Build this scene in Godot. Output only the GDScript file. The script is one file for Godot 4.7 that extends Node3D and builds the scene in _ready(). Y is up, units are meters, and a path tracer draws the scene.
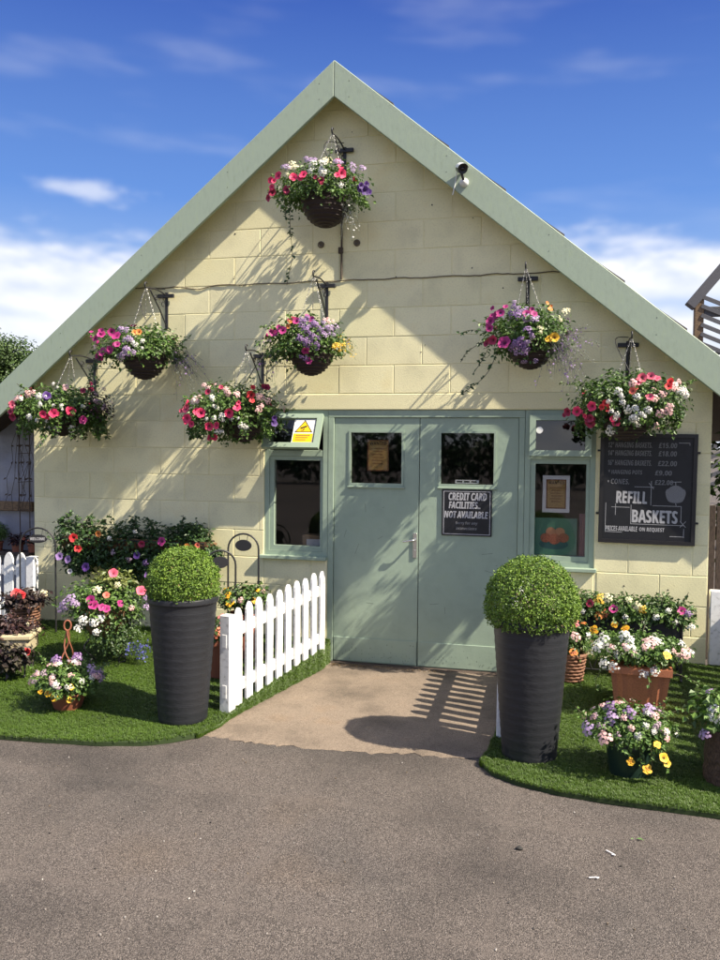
extends Node3D
# A cream painted block building with a gable end, seven hanging baskets, picket fences and potted flowers.
# World: y up, metres. The facade lies in the plane z = 0, x runs along it, the door threshold is at y = 0.

const CAMERA_AT := Vector3(1.789, 1.778, 6.469)
const FLOWERS_A := [
	["petunia", "hot_pink", -0.31, 0.05, 1.0], ["petunia", "hot_pink", -0.19, 0.01, 1.0], ["petunia", "hot_pink", -0.12, 0.02, 1.0], ["petunia", "hot_pink", 0.16, 0.04, 1.10], ["petunia", "hot_pink", 0.15, 0.09, 0.80], ["petunia", "wine", -0.36, -0.05, 1.0],
	["petunia", "wine", -0.24, -0.07, 1.0], ["cluster", "white", -0.05, 0.11, 1.0], ["cluster", "white", 0.02, 0.12, 1.0], ["cluster", "white", 0.02, 0.04, 1.0], ["cluster", "white", 0.15, -0.04, 0.70], ["cluster", "cream", -0.21, 0.13, 1.0],
	["cluster", "cream", -0.23, 0.08, 0.80], ["cluster", "cream", 0.06, 0.17, 1.0], ["cluster", "lilac", -0.09, 0.20, 1.0], ["cluster", "lilac", 0.13, 0.16, 1.0], ["cluster", "lilac", 0.24, 0.14, 1.0], ["cluster", "lilac", 0.31, 0.15, 1.0],
	["cluster", "lilac", -0.26, 0.11, 1.0], ["cluster", "lilac", -0.05, 0.18, 1.0], ["petunia", "purple", 0.33, -0.05, 1.10], ["petunia", "purple", 0.30, -0.04, 1.0], ["petunia", "wine", 0.01, -0.02, 0.80], ["petunia", "hot_pink", -0.36, -0.02, 0.80],
	["cluster", "cream", -0.18, 0.09, 0.80]]
const FLOWERS_B := [
	["petunia", "magenta", -0.29, 0.08, 1.10], ["petunia", "magenta", -0.17, 0.06, 1.20], ["petunia", "magenta", -0.28, -0.06, 1.20], ["petunia", "magenta", -0.22, -0.05, 1.0], ["petunia", "magenta", -0.16, -0.01, 0.80], ["cluster", "lilac", -0.09, -0.05, 1.0],
	["cluster", "lilac", -0.07, 0.03, 1.0], ["cluster", "lilac", -0.14, 0.11, 1.0], ["petunia", "orange", -0.00, 0.09, 0.80], ["cluster", "white", -0.03, -0.01, 0.70], ["cluster", "white", 0.03, 0.02, 0.60], ["cluster", "lilac", -0.14, -0.10, 1.0],
	["cluster", "lilac", -0.04, -0.07, 0.80], ["petunia", "magenta", -0.34, 0.05, 0.80]]
const FLOWERS_C := [
	["petunia", "hot_pink", -0.13, -0.06, 1.0], ["petunia", "hot_pink", -0.05, -0.05, 1.20], ["petunia", "hot_pink", 0.08, -0.03, 1.30], ["petunia", "pink", -0.37, 0.01, 1.20], ["petunia", "wine", -0.38, -0.08, 1.10], ["petunia", "magenta", 0.17, -0.10, 1.10],
	["cluster", "pale_pink", -0.25, 0.10, 1.10], ["cluster", "pale_pink", 0.04, 0.16, 1.0], ["cluster", "white", -0.16, 0.08, 1.0], ["cluster", "white", -0.24, -0.08, 0.80], ["cluster", "white", -0.04, -0.17, 0.90], ["cluster", "white", 0.08, -0.18, 0.90],
	["cluster", "white", -0.30, 0.06, 0.70], ["petunia", "purple", -0.10, 0.09, 1.10], ["cluster", "white", -0.15, 0.01, 0.70], ["cluster", "white", 0.01, 0.01, 0.60], ["petunia", "wine", 0.17, 0.14, 0.90], ["cluster", "pale_pink", -0.33, 0.07, 0.80],
	["cluster", "white", -0.06, 0.19, 0.50], ["cluster", "white", 0.17, 0.01, 0.50], ["cluster", "white", -0.10, -0.09, 0.60], ["cluster", "mauve", 0.29, 0.05, 0.80], ["cluster", "mauve", 0.34, 0.02, 0.80], ["cluster", "mauve", 0.27, 0.12, 0.70]]
const FLOWERS_D := [
	["cluster", "violet", 0.02, 0.14, 1.0], ["cluster", "violet", 0.01, 0.05, 1.0], ["cluster", "violet", 0.06, -0.00, 1.0], ["cluster", "violet", 0.12, 0.05, 1.0], ["cluster", "violet", 0.03, -0.05, 1.0], ["petunia", "magenta", 0.01, -0.10, 1.0],
	["petunia", "magenta", -0.23, 0.04, 1.10], ["petunia", "magenta", -0.16, 0.05, 1.0], ["petunia", "magenta", -0.06, 0.12, 0.90], ["petunia", "wine", -0.09, 0.14, 1.0], ["cluster", "lilac", 0.19, 0.07, 1.0], ["cluster", "lilac", 0.23, 0.09, 0.80],
	["cluster", "yellow", 0.25, -0.05, 0.70], ["cluster", "yellow", 0.29, -0.04, 0.70], ["petunia", "orange", -0.12, 0.08, 0.60], ["cluster", "violet", 0.07, 0.10, 1.0], ["cluster", "violet", -0.03, -0.01, 1.0], ["cluster", "violet", 0.09, -0.05, 0.80],
	["cluster", "lilac", 0.15, 0.02, 0.80], ["cluster", "violet", 0.01, -0.15, 0.70], ["cluster", "pale_pink", 0.17, 0.14, 0.80], ["petunia", "magenta", 0.05, 0.14, 0.80], ["cluster", "violet", -0.02, 0.09, 1.0]]
const FLOWERS_E := [
	["petunia", "hot_pink", -0.23, -0.03, 1.20], ["petunia", "hot_pink", -0.02, -0.03, 1.10], ["petunia", "hot_pink", 0.04, 0.01, 1.0], ["petunia", "hot_pink", -0.17, -0.13, 1.10], ["petunia", "hot_pink", -0.34, -0.07, 1.10], ["petunia", "pink", -0.35, 0.00, 1.0],
	["petunia", "hot_pink", -0.14, -0.21, 1.0], ["petunia", "red", 0.14, 0.11, 1.10], ["petunia", "wine", 0.26, 0.18, 1.0], ["cluster", "pale_pink", -0.03, 0.12, 1.0], ["cluster", "pale_pink", 0.04, 0.11, 0.90], ["cluster", "pale_pink", -0.25, 0.08, 1.0],
	["cluster", "pale_pink", -0.18, 0.16, 0.80], ["cluster", "pale_pink", 0.20, 0.00, 1.0], ["cluster", "pale_pink", 0.27, 0.07, 1.0], ["cluster", "pale_pink", 0.20, 0.10, 1.0], ["cluster", "white", -0.10, -0.17, 0.80], ["cluster", "white", 0.07, -0.12, 0.90],
	["cluster", "white", -0.07, -0.05, 0.80], ["cluster", "white", -0.15, 0.09, 0.70], ["cluster", "white", -0.13, -0.07, 0.70], ["petunia", "purple", 0.32, -0.10, 0.90], ["cluster", "white", -0.11, 0.01, 0.60], ["cluster", "white", -0.00, -0.07, 0.60],
	["petunia", "wine", -0.18, 0.13, 0.80], ["cluster", "white", -0.29, 0.05, 0.70]]
const FLOWERS_F := [
	["petunia", "magenta", -0.19, 0.12, 1.0], ["petunia", "magenta", -0.26, 0.07, 1.0], ["petunia", "magenta", -0.16, -0.09, 1.50], ["petunia", "wine", -0.24, -0.07, 1.10], ["petunia", "magenta", -0.01, 0.10, 0.90], ["cluster", "violet", -0.07, 0.09, 1.0],
	["cluster", "lilac", -0.01, 0.07, 1.0], ["cluster", "lilac", 0.05, 0.06, 1.0], ["cluster", "violet", -0.11, 0.11, 1.0], ["cluster", "violet", -0.08, -0.10, 1.0], ["cluster", "violet", -0.05, -0.08, 1.0], ["cluster", "violet", 0.00, -0.01, 1.0],
	["cluster", "lilac", -0.07, -0.15, 1.0], ["cluster", "lilac", -0.02, -0.21, 0.80], ["petunia", "yellow", 0.18, -0.06, 1.10], ["petunia", "yellow", 0.15, -0.07, 0.80], ["petunia", "orange", 0.15, 0.14, 0.60], ["cluster", "cream", 0.25, 0.13, 0.80],
	["cluster", "cream", 0.09, 0.00, 0.70], ["cluster", "lilac", -0.07, 0.15, 0.80], ["cluster", "violet", -0.03, -0.12, 1.0], ["cluster", "lilac", 0.03, -0.06, 0.70], ["cluster", "violet", -0.11, -0.13, 0.80], ["petunia", "magenta", -0.22, 0.11, 0.90],
	["cluster", "cream", 0.22, 0.06, 0.50]]
const FLOWERS_G := [
	["petunia", "hot_pink", -0.23, -0.04, 1.10], ["petunia", "hot_pink", -0.33, -0.07, 1.10], ["petunia", "wine", -0.24, -0.15, 1.20], ["petunia", "hot_pink", -0.07, -0.14, 1.10], ["petunia", "red", 0.27, 0.12, 1.0], ["petunia", "red", -0.14, -0.02, 0.80],
	["petunia", "wine", -0.40, -0.07, 1.0], ["cluster", "pale_pink", 0.03, 0.11, 1.0], ["cluster", "pale_pink", 0.17, 0.01, 1.0], ["cluster", "pale_pink", 0.22, 0.04, 0.90], ["cluster", "pale_pink", 0.26, -0.07, 1.10], ["cluster", "pale_pink", 0.21, -0.09, 1.10],
	["petunia", "pink", 0.18, 0.15, 1.0], ["petunia", "pink", 0.09, 0.15, 1.0], ["cluster", "pale_pink", 0.30, 0.09, 1.0], ["cluster", "white", -0.06, 0.06, 0.90], ["cluster", "white", -0.03, -0.02, 0.70], ["cluster", "white", 0.06, 0.02, 0.80],
	["cluster", "white", 0.00, -0.07, 1.0], ["cluster", "white", 0.05, -0.06, 0.90], ["cluster", "white", 0.04, -0.12, 1.0], ["cluster", "white", -0.11, -0.21, 1.0], ["cluster", "white", 0.13, -0.07, 0.90], ["cluster", "white", 0.37, 0.04, 0.90],
	["cluster", "white", 0.34, 0.06, 0.80], ["cluster", "white", -0.12, -0.01, 0.60], ["petunia", "coral", 0.03, 0.06, 0.80], ["petunia", "wine", -0.25, -0.12, 1.0], ["cluster", "white", -0.07, -0.10, 0.80], ["petunia", "pink", 0.14, 0.02, 0.80]]

# linear base colours of petals
const PETAL := {
	"hot_pink": Color(0.78, 0.035, 0.13), "pink": Color(0.72, 0.10, 0.17), "wine": Color(0.36, 0.012, 0.06), "magenta": Color(0.40, 0.016, 0.17),
	"purple": Color(0.06, 0.012, 0.16), "violet": Color(0.17, 0.055, 0.30), "lilac": Color(0.33, 0.20, 0.45), "mauve": Color(0.34, 0.21, 0.33), "white": Color(0.82, 0.80, 0.76),
	"cream": Color(0.80, 0.74, 0.48), "pale_pink": Color(0.82, 0.46, 0.48), "yellow": Color(0.86, 0.50, 0.02), "orange": Color(0.80, 0.27, 0.05),
	"red": Color(0.66, 0.025, 0.03), "coral": Color(0.78, 0.16, 0.10), "blue": Color(0.12, 0.12, 0.45)}

var rng := RandomNumberGenerator.new()
var M := {}
var names := {}
var flower_meshes := {}


# ------------------------------------------------------------------ mesh collector
class MB:
	var v := PackedVector3Array()
	var n := PackedVector3Array()
	var c := PackedColorArray()
	var u := PackedVector2Array()
	var i := PackedInt32Array()
	var col := Color(1, 1, 1)

	func put(p: Vector3, nn: Vector3, uv := Vector2.ZERO) -> int:
		v.push_back(p); n.push_back(nn); c.push_back(col); u.push_back(uv)
		return v.size() - 1

	func face(a: int, b: int, d: int):          # counter-clockwise seen from outside, stored clockwise
		i.push_back(a); i.push_back(d); i.push_back(b)

	func tri(a: Vector3, b: Vector3, d: Vector3):
		var nn := (b - a).cross(d - a).normalized()
		var k := put(a, nn); put(b, nn); put(d, nn)
		face(k, k + 1, k + 2)

	func quad(a: Vector3, b: Vector3, d: Vector3, e: Vector3):
		var nn := (d - a).cross(e - b).normalized()
		var k := put(a, nn, Vector2(0, 1)); put(b, nn, Vector2(1, 1)); put(d, nn, Vector2(1, 0)); put(e, nn, Vector2(0, 0))
		face(k, k + 1, k + 2); face(k, k + 2, k + 3)

	# a box with chamfered edges; size is the full size
	func box(x: Transform3D, size: Vector3, bev := 0.0):
		var h := size * 0.5
		if bev <= 0.0:
			var p := []
			for sx in [-1, 1]:
				for sy in [-1, 1]:
					for sz in [-1, 1]:
						p.append(x * Vector3(sx * h.x, sy * h.y, sz * h.z))
			quad(p[1], p[5], p[7], p[3]); quad(p[4], p[0], p[2], p[6]); quad(p[5], p[4], p[6], p[7])
			quad(p[0], p[1], p[3], p[2]); quad(p[3], p[7], p[6], p[2]); quad(p[0], p[4], p[5], p[1])
			return
		bev = minf(bev, minf(h.x, minf(h.y, h.z)) * 0.49)
		for ax in 3:
			var a1 := (ax + 1) % 3
			var a2 := (ax + 2) % 3
			for s in [-1, 1]:
				var q := []
				for t in [[-1, -1], [1, -1], [1, 1], [-1, 1]]:
					var p := Vector3.ZERO
					p[ax] = s * h[ax]; p[a1] = t[0] * (h[a1] - bev); p[a2] = t[1] * (h[a2] - bev)
					q.append(x * p)
				if s > 0: quad(q[0], q[1], q[2], q[3])
				else: quad(q[3], q[2], q[1], q[0])
			for s1 in [-1, 1]:                  # the four edges that run along ax
				for s2 in [-1, 1]:
					var q := []
					for t in [[-1, 0], [1, 0], [1, 1], [-1, 1]]:
						var p := Vector3.ZERO
						p[ax] = t[0] * (h[ax] - bev)
						p[a1] = s1 * (h[a1] - (bev if t[1] == 1 else 0.0))
						p[a2] = s2 * (h[a2] - (bev if t[1] == 0 else 0.0))
						q.append(x * p)
					_out(q, x.origin)
		for sx in [-1, 1]:
			for sy in [-1, 1]:
				for sz in [-1, 1]:
					var a := x * Vector3(sx * h.x, sy * (h.y - bev), sz * (h.z - bev))
					var b := x * Vector3(sx * (h.x - bev), sy * h.y, sz * (h.z - bev))
					var d := x * Vector3(sx * (h.x - bev), sy * (h.y - bev), sz * h.z)
					if (b - a).cross(d - a).dot(a - x.origin) > 0: tri(a, b, d)
					else: tri(a, d, b)

	func _out(q: Array, from: Vector3):
		if (q[2] - q[0]).cross(q[3] - q[1]).dot((q[0] + q[2]) * 0.5 - from) > 0: quad(q[0], q[1], q[2], q[3])
		else: quad(q[3], q[2], q[1], q[0])

	func bx(x0: float, x1: float, y0: float, y1: float, z0: float, z1: float, bev := 0.0):
		box(Transform3D(Basis(), Vector3(x0 + x1, y0 + y1, z0 + z1) * 0.5), Vector3(x1 - x0, y1 - y0, z1 - z0).abs(), bev)

	# a flat frame: the rectangle o with the hole h cut out, between z0 and z1; rectangles are [x0, x1, y0, y1]
	func ring(o: Array, h: Array, z0: float, z1: float):
		var O := [Vector2(o[0], o[2]), Vector2(o[1], o[2]), Vector2(o[1], o[3]), Vector2(o[0], o[3])]
		var H := [Vector2(h[0], h[2]), Vector2(h[1], h[2]), Vector2(h[1], h[3]), Vector2(h[0], h[3])]
		for k in 4:
			var l := (k + 1) % 4
			var a := Vector3(O[k].x, O[k].y, z1); var b := Vector3(O[l].x, O[l].y, z1)
			var d := Vector3(H[l].x, H[l].y, z1); var e := Vector3(H[k].x, H[k].y, z1)
			var w := Vector3(0, 0, z0 - z1)
			quad(a, b, d, e); quad(e + w, d + w, b + w, a + w)
			quad(a + w, b + w, b, a); quad(e, d, d + w, e + w)

	# a convex outline (counter-clockwise in x, y) pushed from z0 to z1, the front edge chamfered
	func prism(poly: PackedVector2Array, z0: float, z1: float, bev := 0.0, x := Transform3D.IDENTITY, back := true):
		var m := poly.size()
		var inner := inset(poly, bev) if bev > 0.0 else poly
		var f := []
		var e := []
		var b := []
		for k in m:
			f.append(x * Vector3(inner[k].x, inner[k].y, z1)); e.append(x * Vector3(poly[k].x, poly[k].y, z1 - bev)); b.append(x * Vector3(poly[k].x, poly[k].y, z0))
		for k in range(1, m - 1): tri(f[0], f[k], f[k + 1])
		if back:
			for k in range(1, m - 1): tri(b[0], b[k + 1], b[k])
		for k in m:
			var l := (k + 1) % m
			if bev > 0.0: quad(e[k], e[l], f[l], f[k])
			quad(b[k], b[l], e[l], e[k])

	static func inset(poly: PackedVector2Array, d: float) -> PackedVector2Array:
		var out := PackedVector2Array()
		var m := poly.size()
		for k in m:
			var a := poly[(k + m - 1) % m]; var b := poly[k]; var e := poly[(k + 1) % m]
			var d1 := (b - a).normalized(); var d2 := (e - b).normalized()
			var n1 := Vector2(-d1.y, d1.x); var n2 := Vector2(-d2.y, d2.x)
			var s := 1.0 + n1.dot(n2)
			out.push_back(b + (n1 + n2) * (d / maxf(s, 0.3)))
		return out

	# a round bar along points; radius may be one number or one for each point
	func tube(pts: Array, radius, sides := 8, caps := true):
		var m := pts.size()
		var side := Vector3.UP
		var rows := []
		for k in m:
			var t: Vector3 = (pts[mini(k + 1, m - 1)] - pts[maxi(k - 1, 0)]).normalized()
			if k == 0:
				side = (Vector3.UP if absf(t.y) < 0.9 else Vector3.RIGHT)
			side = (side - t * side.dot(t)).normalized()
			var up := t.cross(side)
			var r: float = radius[k] if radius is Array else radius
			var row := []
			for s in sides:
				var a := TAU * s / sides
				var nn := side * cos(a) + up * sin(a)
				row.append(put(pts[k] + nn * r, nn, Vector2(float(s) / sides, float(k))))
			rows.append(row)
		for k in m - 1:
			for s in sides:
				var q := (s + 1) % sides
				face(rows[k][s], rows[k][q], rows[k + 1][q]); face(rows[k][s], rows[k + 1][q], rows[k + 1][s])
		if caps:
			for end in [0, m - 1]:
				var t: Vector3 = (pts[0] - pts[1]).normalized() if end == 0 else (pts[m - 1] - pts[m - 2]).normalized()
				var ctr := put(pts[end], t)
				var ring_ := []
				for s in sides: ring_.append(put(v[rows[end][s]], t))
				for s in sides:
					var q := (s + 1) % sides
					if end == 0: face(ctr, ring_[q], ring_[s])
					else: face(ctr, ring_[s], ring_[q])

	# a turned shape about y: profile of Vector2(radius, y); a repeated point makes a crease
	func lathe(prof: Array, segs := 32, x := Transform3D.IDENTITY, wob := 0.0, flute := 0.0, flutes := 0):
		var m := prof.size()
		var rows := []
		for k in m:
			var a: Vector2 = prof[k] if k == 0 or prof[k - 1] == prof[k] else prof[k - 1]
			var b: Vector2 = prof[k] if k == m - 1 or prof[k + 1] == prof[k] else prof[k + 1]
			var d := b - a
			var nn2 := Vector2(d.y, -d.x).normalized()
			var row := []
			for s in segs + 1:
				var t := TAU * s / segs
				var r: float = prof[k].x * (1.0 + wob * sin(t * 3.0 + prof[k].y * 9.0)) + (flute * cos(t * flutes) if flutes > 0 else 0.0)
				row.append(put(x * Vector3(cos(t) * r, prof[k].y, sin(t) * r), (x.basis * Vector3(cos(t) * nn2.x, nn2.y, sin(t) * nn2.x)).normalized(), Vector2(float(s) / segs * 4.0, float(k) / m)))
			rows.append(row)
		for k in m - 1:
			for s in segs:
				face(rows[k][s], rows[k + 1][s + 1], rows[k][s + 1]); face(rows[k][s], rows[k + 1][s], rows[k + 1][s + 1])

	# one leaf: two faces folded on the midrib
	func leaf(p: Vector3, dir: Vector3, nrm: Vector3, length: float, width: float, fold := 0.25):
		var s := dir.cross(nrm).normalized()
		var mid := p + dir * length * 0.48
		var tip := p + dir * length - nrm * length * 0.10
		var l := mid + s * width * 0.5 + nrm * width * fold
		var r := mid - s * width * 0.5 + nrm * width * fold
		tri(p, r, tip); tri(p, tip, l)

	func mesh() -> ArrayMesh:
		var a := []
		a.resize(Mesh.ARRAY_MAX)
		a[Mesh.ARRAY_VERTEX] = v; a[Mesh.ARRAY_NORMAL] = n; a[Mesh.ARRAY_COLOR] = c; a[Mesh.ARRAY_TEX_UV] = u; a[Mesh.ARRAY_INDEX] = i
		var m := ArrayMesh.new()
		m.add_surface_from_arrays(Mesh.PRIMITIVE_TRIANGLES, a)
		return m


# ------------------------------------------------------------------ scene tree helpers
func numbered(called: String) -> String:
	names[called] = names.get(called, -1) + 1
	return called if names[called] == 0 else "%s_%03d" % [called, names[called]]

func thing(called: String, label: String, category: String, at := Vector3.ZERO, turn := 0.0, group := "") -> Node3D:
	var o := Node3D.new()
	o.name = numbered(called)
	add_child(o)
	o.position = at; o.rotation.y = turn
	tag(o, label, category, group)
	return o

func tag(o: Node3D, label: String, category: String, group := "", kind := ""):
	o.set_meta("label", label); o.set_meta("category", category)
	if group != "": o.set_meta("group", group)
	if kind != "": o.set_meta("kind", kind)

func part(called: String, mesh: Mesh, material: Material, parent: Node3D) -> MeshInstance3D:
	var o := MeshInstance3D.new()
	o.mesh = mesh
	o.material_override = material
	if parent == self: o.name = numbered(called)
	else: o.name = called
	parent.add_child(o, true)
	return o

func setting(called: String, mesh: Mesh, material: Material) -> MeshInstance3D:
	var o := part(called, mesh, material, self)
	o.set_meta("kind", "structure")
	return o

func V2(a: Array) -> PackedVector2Array:
	var p := PackedVector2Array()
	for k in range(0, a.size(), 2): p.push_back(Vector2(a[k], a[k + 1]))
	return p

func at(x: float, y: float, z: float) -> Transform3D:
	return Transform3D(Basis(), Vector3(x, y, z))

func facing(dir: Vector3, spin := 0.0) -> Basis:       # a basis whose y points along dir
	var y := dir.normalized()
	var x := (Vector3.UP if absf(y.y) < 0.9 else Vector3.RIGHT).cross(y).normalized()
	return Basis(x, y, x.cross(y)) * Basis(Vector3.UP, spin)

func yaw_to_camera(p: Vector3) -> float:
	return atan2(CAMERA_AT.x - p.x, CAMERA_AT.z - p.z)


# ------------------------------------------------------------------ materials
func noise(freq: float, seed_: int, octaves := 4, kind := FastNoiseLite.TYPE_SIMPLEX_SMOOTH) -> FastNoiseLite:
	var f := FastNoiseLite.new()
	f.noise_type = kind; f.frequency = freq; f.seed = seed_; f.fractal_octaves = octaves
	if kind == FastNoiseLite.TYPE_CELLULAR: f.cellular_return_type = FastNoiseLite.RETURN_CELL_VALUE
	return f

func ramp(stops: Array) -> Gradient:            # [offset, Color, offset, Color ...]
	var g := Gradient.new()
	var o := PackedFloat32Array()
	var c := PackedColorArray()
	for k in range(0, stops.size(), 2):
		o.push_back(stops[k]); c.push_back(stops[k + 1])
	g.offsets = o; g.colors = c
	return g

func tex(f: FastNoiseLite, stops: Array, size := 512) -> NoiseTexture2D:
	var t := NoiseTexture2D.new()
	t.width = size; t.height = size; t.seamless = true; t.noise = f
	if stops.size() > 0: t.color_ramp = ramp(stops)
	return t

func bump(f: FastNoiseLite, strength: float, size := 512) -> NoiseTexture2D:
	var t := tex(f, [], size)
	t.as_normal_map = true; t.bump_strength = strength
	return t

func g(x: float) -> Color: return Color(x, x, x)

# a plain material; opt may hold: tex, scale (texture repeats for each metre), nor, nscale, metal, vc, spec, tint
func mat(key: String, lin: Color, rough: float, opt := {}) -> StandardMaterial3D:
	var m := StandardMaterial3D.new()
	m.resource_name = key
	m.albedo_color = lin.linear_to_srgb()
	m.roughness = rough
	m.metallic = opt.get("metal", 0.0)
	m.metallic_specular = opt.get("spec", 0.5)
	m.cull_mode = BaseMaterial3D.CULL_DISABLED
	if opt.has("tex"): m.albedo_texture = opt.tex
	if opt.has("nor"):
		m.normal_enabled = true; m.normal_texture = opt.nor; m.normal_scale = opt.get("nscale", 1.0)
	if opt.has("tex") or opt.has("nor"):
		m.uv1_triplanar = true; m.uv1_world_triplanar = opt.get("world", true)
		var s = opt.get("scale", 1.0)
		m.uv1_scale = s if s is Vector3 else Vector3(s, s, s)
	if opt.has("coarse"):
		m.detail_enabled = true; m.detail_albedo = opt.coarse; m.detail_blend_mode = BaseMaterial3D.BLEND_MODE_MUL
		m.detail_uv_layer = BaseMaterial3D.DETAIL_UV_2; m.uv2_triplanar = true; m.uv2_world_triplanar = true
		var s2: float = opt.get("scale2", 0.3)
		m.uv2_scale = Vector3(s2, s2, s2)
	if opt.get("vc", false): m.vertex_color_use_as_albedo = true
	if opt.has("back"):
		m.backlight_enabled = true; m.backlight = opt.back
	M[key] = m
	return m

func materials():
	var fine := noise(0.05, 3, 4)
	var soft := noise(0.008, 5, 5)
	var grit := noise(0.11, 9, 3)
	var fine_bump := bump(grit, 3.0)
	var pit := noise(0.06, 21, 4)
	var coarse := tex(soft, [0.0, g(0.92), 0.45, g(0.985), 0.7, g(1.0), 1.0, Color(0.985, 0.97, 0.94)], 512)
	var mottle := tex(fine, [0.0, g(0.92), 0.4, g(0.985), 1.0, g(1.0)], 512)
	# painted blockwork: the cream of the wall with a pitted face
	mat("cream", Color(0.86, 0.80, 0.49), 0.72, {"tex": mottle, "scale": 2.2, "nor": bump(pit, 2.0), "nscale": 0.42, "coarse": coarse, "scale2": 0.55})
	mat("cream_mortar", Color(0.82, 0.76, 0.465), 0.85, {"tex": mottle, "scale": 3.0, "nor": fine_bump, "nscale": 0.6})
	mat("cream_lintel", Color(0.83, 0.77, 0.47), 0.85, {"tex": mottle, "scale": 3.0, "nor": bump(noise(0.09, 33, 4), 5.0), "nscale": 0.6})
	mat("cream_board", Color(0.74, 0.68, 0.44), 0.6, {"tex": mottle, "scale": 2.0, "nor": fine_bump, "nscale": 0.2})
	var grain := noise(0.03, 41, 4)
	var paint_stain := tex(noise(0.012, 51, 5), [0.0, g(0.95), 0.35, g(0.985), 0.6, g(1.0), 1.0, Color(0.99, 0.99, 0.97)], 512)
	mat("sage", Color(0.300, 0.382, 0.292), 0.40, {"tex": paint_stain, "scale": 0.9, "nor": bump(grain, 2.0), "nscale": 0.15})
	mat("sage_board", Color(0.325, 0.395, 0.300), 0.5, {"tex": tex(noise(0.02, 61, 5), [0.0, Color(0.94, 0.94, 0.92), 0.3, g(0.985), 0.6, g(1.0), 1.0, Color(1.0, 1.0, 0.96)], 512), "scale": Vector3(2.4, 0.8, 1.2), "nor": bump(grain, 2.0), "nscale": 0.10})
	mat("dark_gap", Color(0.03, 0.028, 0.025), 0.9)
	mat("black_iron", Color(0.018, 0.018, 0.02), 0.45, {"nor": fine_bump, "nscale": 0.4, "scale": 6.0})
	mat("chain", Color(0.45, 0.44, 0.42), 0.35, {"metal": 0.8})
	mat("steel", Color(0.62, 0.61, 0.58), 0.25, {"metal": 0.9})
	mat("wicker_dark", Color(0.035, 0.022, 0.018), 0.7, {"nor": fine_bump, "nscale": 1.0, "scale": 5.0})
	mat("wicker", Color(0.27, 0.13, 0.075), 0.75, {"tex": tex(noise(0.05, 71, 3), [0.0, g(0.5), 0.5, g(0.9), 1.0, g(1.0)]), "scale": 4.0, "nor": fine_bump, "nscale": 0.7})
	mat("coir", Color(0.30, 0.16, 0.07), 0.95, {"tex": tex(noise(0.08, 73, 3), [0.0, g(0.4), 0.5, g(0.85), 1.0, g(1.0)]), "scale": 4.0, "nor": fine_bump, "nscale": 1.2})
	mat("white_paint", Color(0.80, 0.80, 0.78), 0.45, {"tex": tex(noise(0.02, 81, 5), [0.0, Color(0.72, 0.72, 0.68), 0.25, g(0.95), 0.5, g(1.0), 1.0, g(1.0)]), "scale": 2.0, "nor": bump(grain, 2.0), "nscale": 0.2})
	mat("charcoal_plastic", Color(0.020, 0.0215, 0.026), 0.52, {"tex": tex(noise(0.03, 91, 4), [0.0, g(0.8), 1.0, g(1.0)]), "scale": Vector3(0.8, 5.0, 0.8), "nor": bump(noise(0.03, 92, 4), 4.0), "nscale": 0.5})
	mat("terracotta", Color(0.60, 0.215, 0.105), 0.6, {"tex": tex(fine, [0.0, g(0.8), 0.5, g(0.96), 1.0, g(1.0)]), "scale": 3.0, "nor": fine_bump, "nscale": 0.2})
	mat("dull_terracotta", Color(0.26, 0.085, 0.045), 0.6, {"tex": mottle, "scale": 3.0})
	mat("green_plastic", Color(0.012, 0.028, 0.020), 0.35)
	mat("compost", Color(0.022, 0.014, 0.009), 0.95, {"nor": fine_bump, "nscale": 1.0, "scale": 6.0})
	mat("bark", Color(0.14, 0.085, 0.055), 0.9, {"tex": tex(noise(0.04, 101, 4), [0.0, g(0.35), 0.5, g(0.8), 1.0, g(1.0)]), "scale": Vector3(6.0, 1.2, 6.0), "nor": bump(noise(0.04, 102, 4), 8.0), "nscale": 1.0})
	mat("wood", Color(0.24, 0.155, 0.085), 0.75, {"tex": tex(noise(0.03, 111, 4), [0.0, g(0.55), 0.5, g(0.9), 1.0, g(1.0)]), "scale": Vector3(1.0, 5.0, 1.0), "nor": fine_bump, "nscale": 0.4})
	mat("dark_wood", Color(0.085, 0.060, 0.045), 0.8, {"tex": tex(noise(0.03, 113, 4), [0.0, g(0.55), 0.5, g(0.9), 1.0, g(1.0)]), "scale": Vector3(5.0, 1.0, 5.0), "nor": fine_bump, "nscale": 0.4})
	mat("grey_sheet", Color(0.30, 0.31, 0.36), 0.7, {"tex": mottle, "scale": 1.0, "nor": fine_bump, "nscale": 0.2})
	mat("roof_tile", Color(0.10, 0.085, 0.075), 0.8, {"tex": mottle, "scale": 3.0, "nor": fine_bump, "nscale": 0.5})
	mat("stone_trough", Color(0.52, 0.44, 0.27), 0.85, {"tex": tex(fine, [0.0, g(0.65), 0.5, g(0.95), 1.0, g(1.0)]), "scale": 4.0, "nor": fine_bump, "nscale": 0.8})
	# leaves and petals take the colours of their vertices
	mat("leaf", Color(1, 1, 1), 0.5, {"vc": true, "back": Color(0.45, 0.55, 0.25)})
	mat("box_leaf", Color(1, 1, 1), 0.62, {"vc": true, "back": Color(0.35, 0.45, 0.15)})
	mat("petal", Color(1, 1, 1), 0.6, {"vc": true, "back": Color(0.5, 0.5, 0.5)})
	mat("blade", Color(1, 1, 1), 0.45, {"vc": true, "back": Color(0.3, 0.4, 0.15)})
	mat("stem", Color(0.10, 0.13, 0.045), 0.7)
	mat("dry_stem", Color(0.07, 0.05, 0.035), 0.8)
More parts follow.
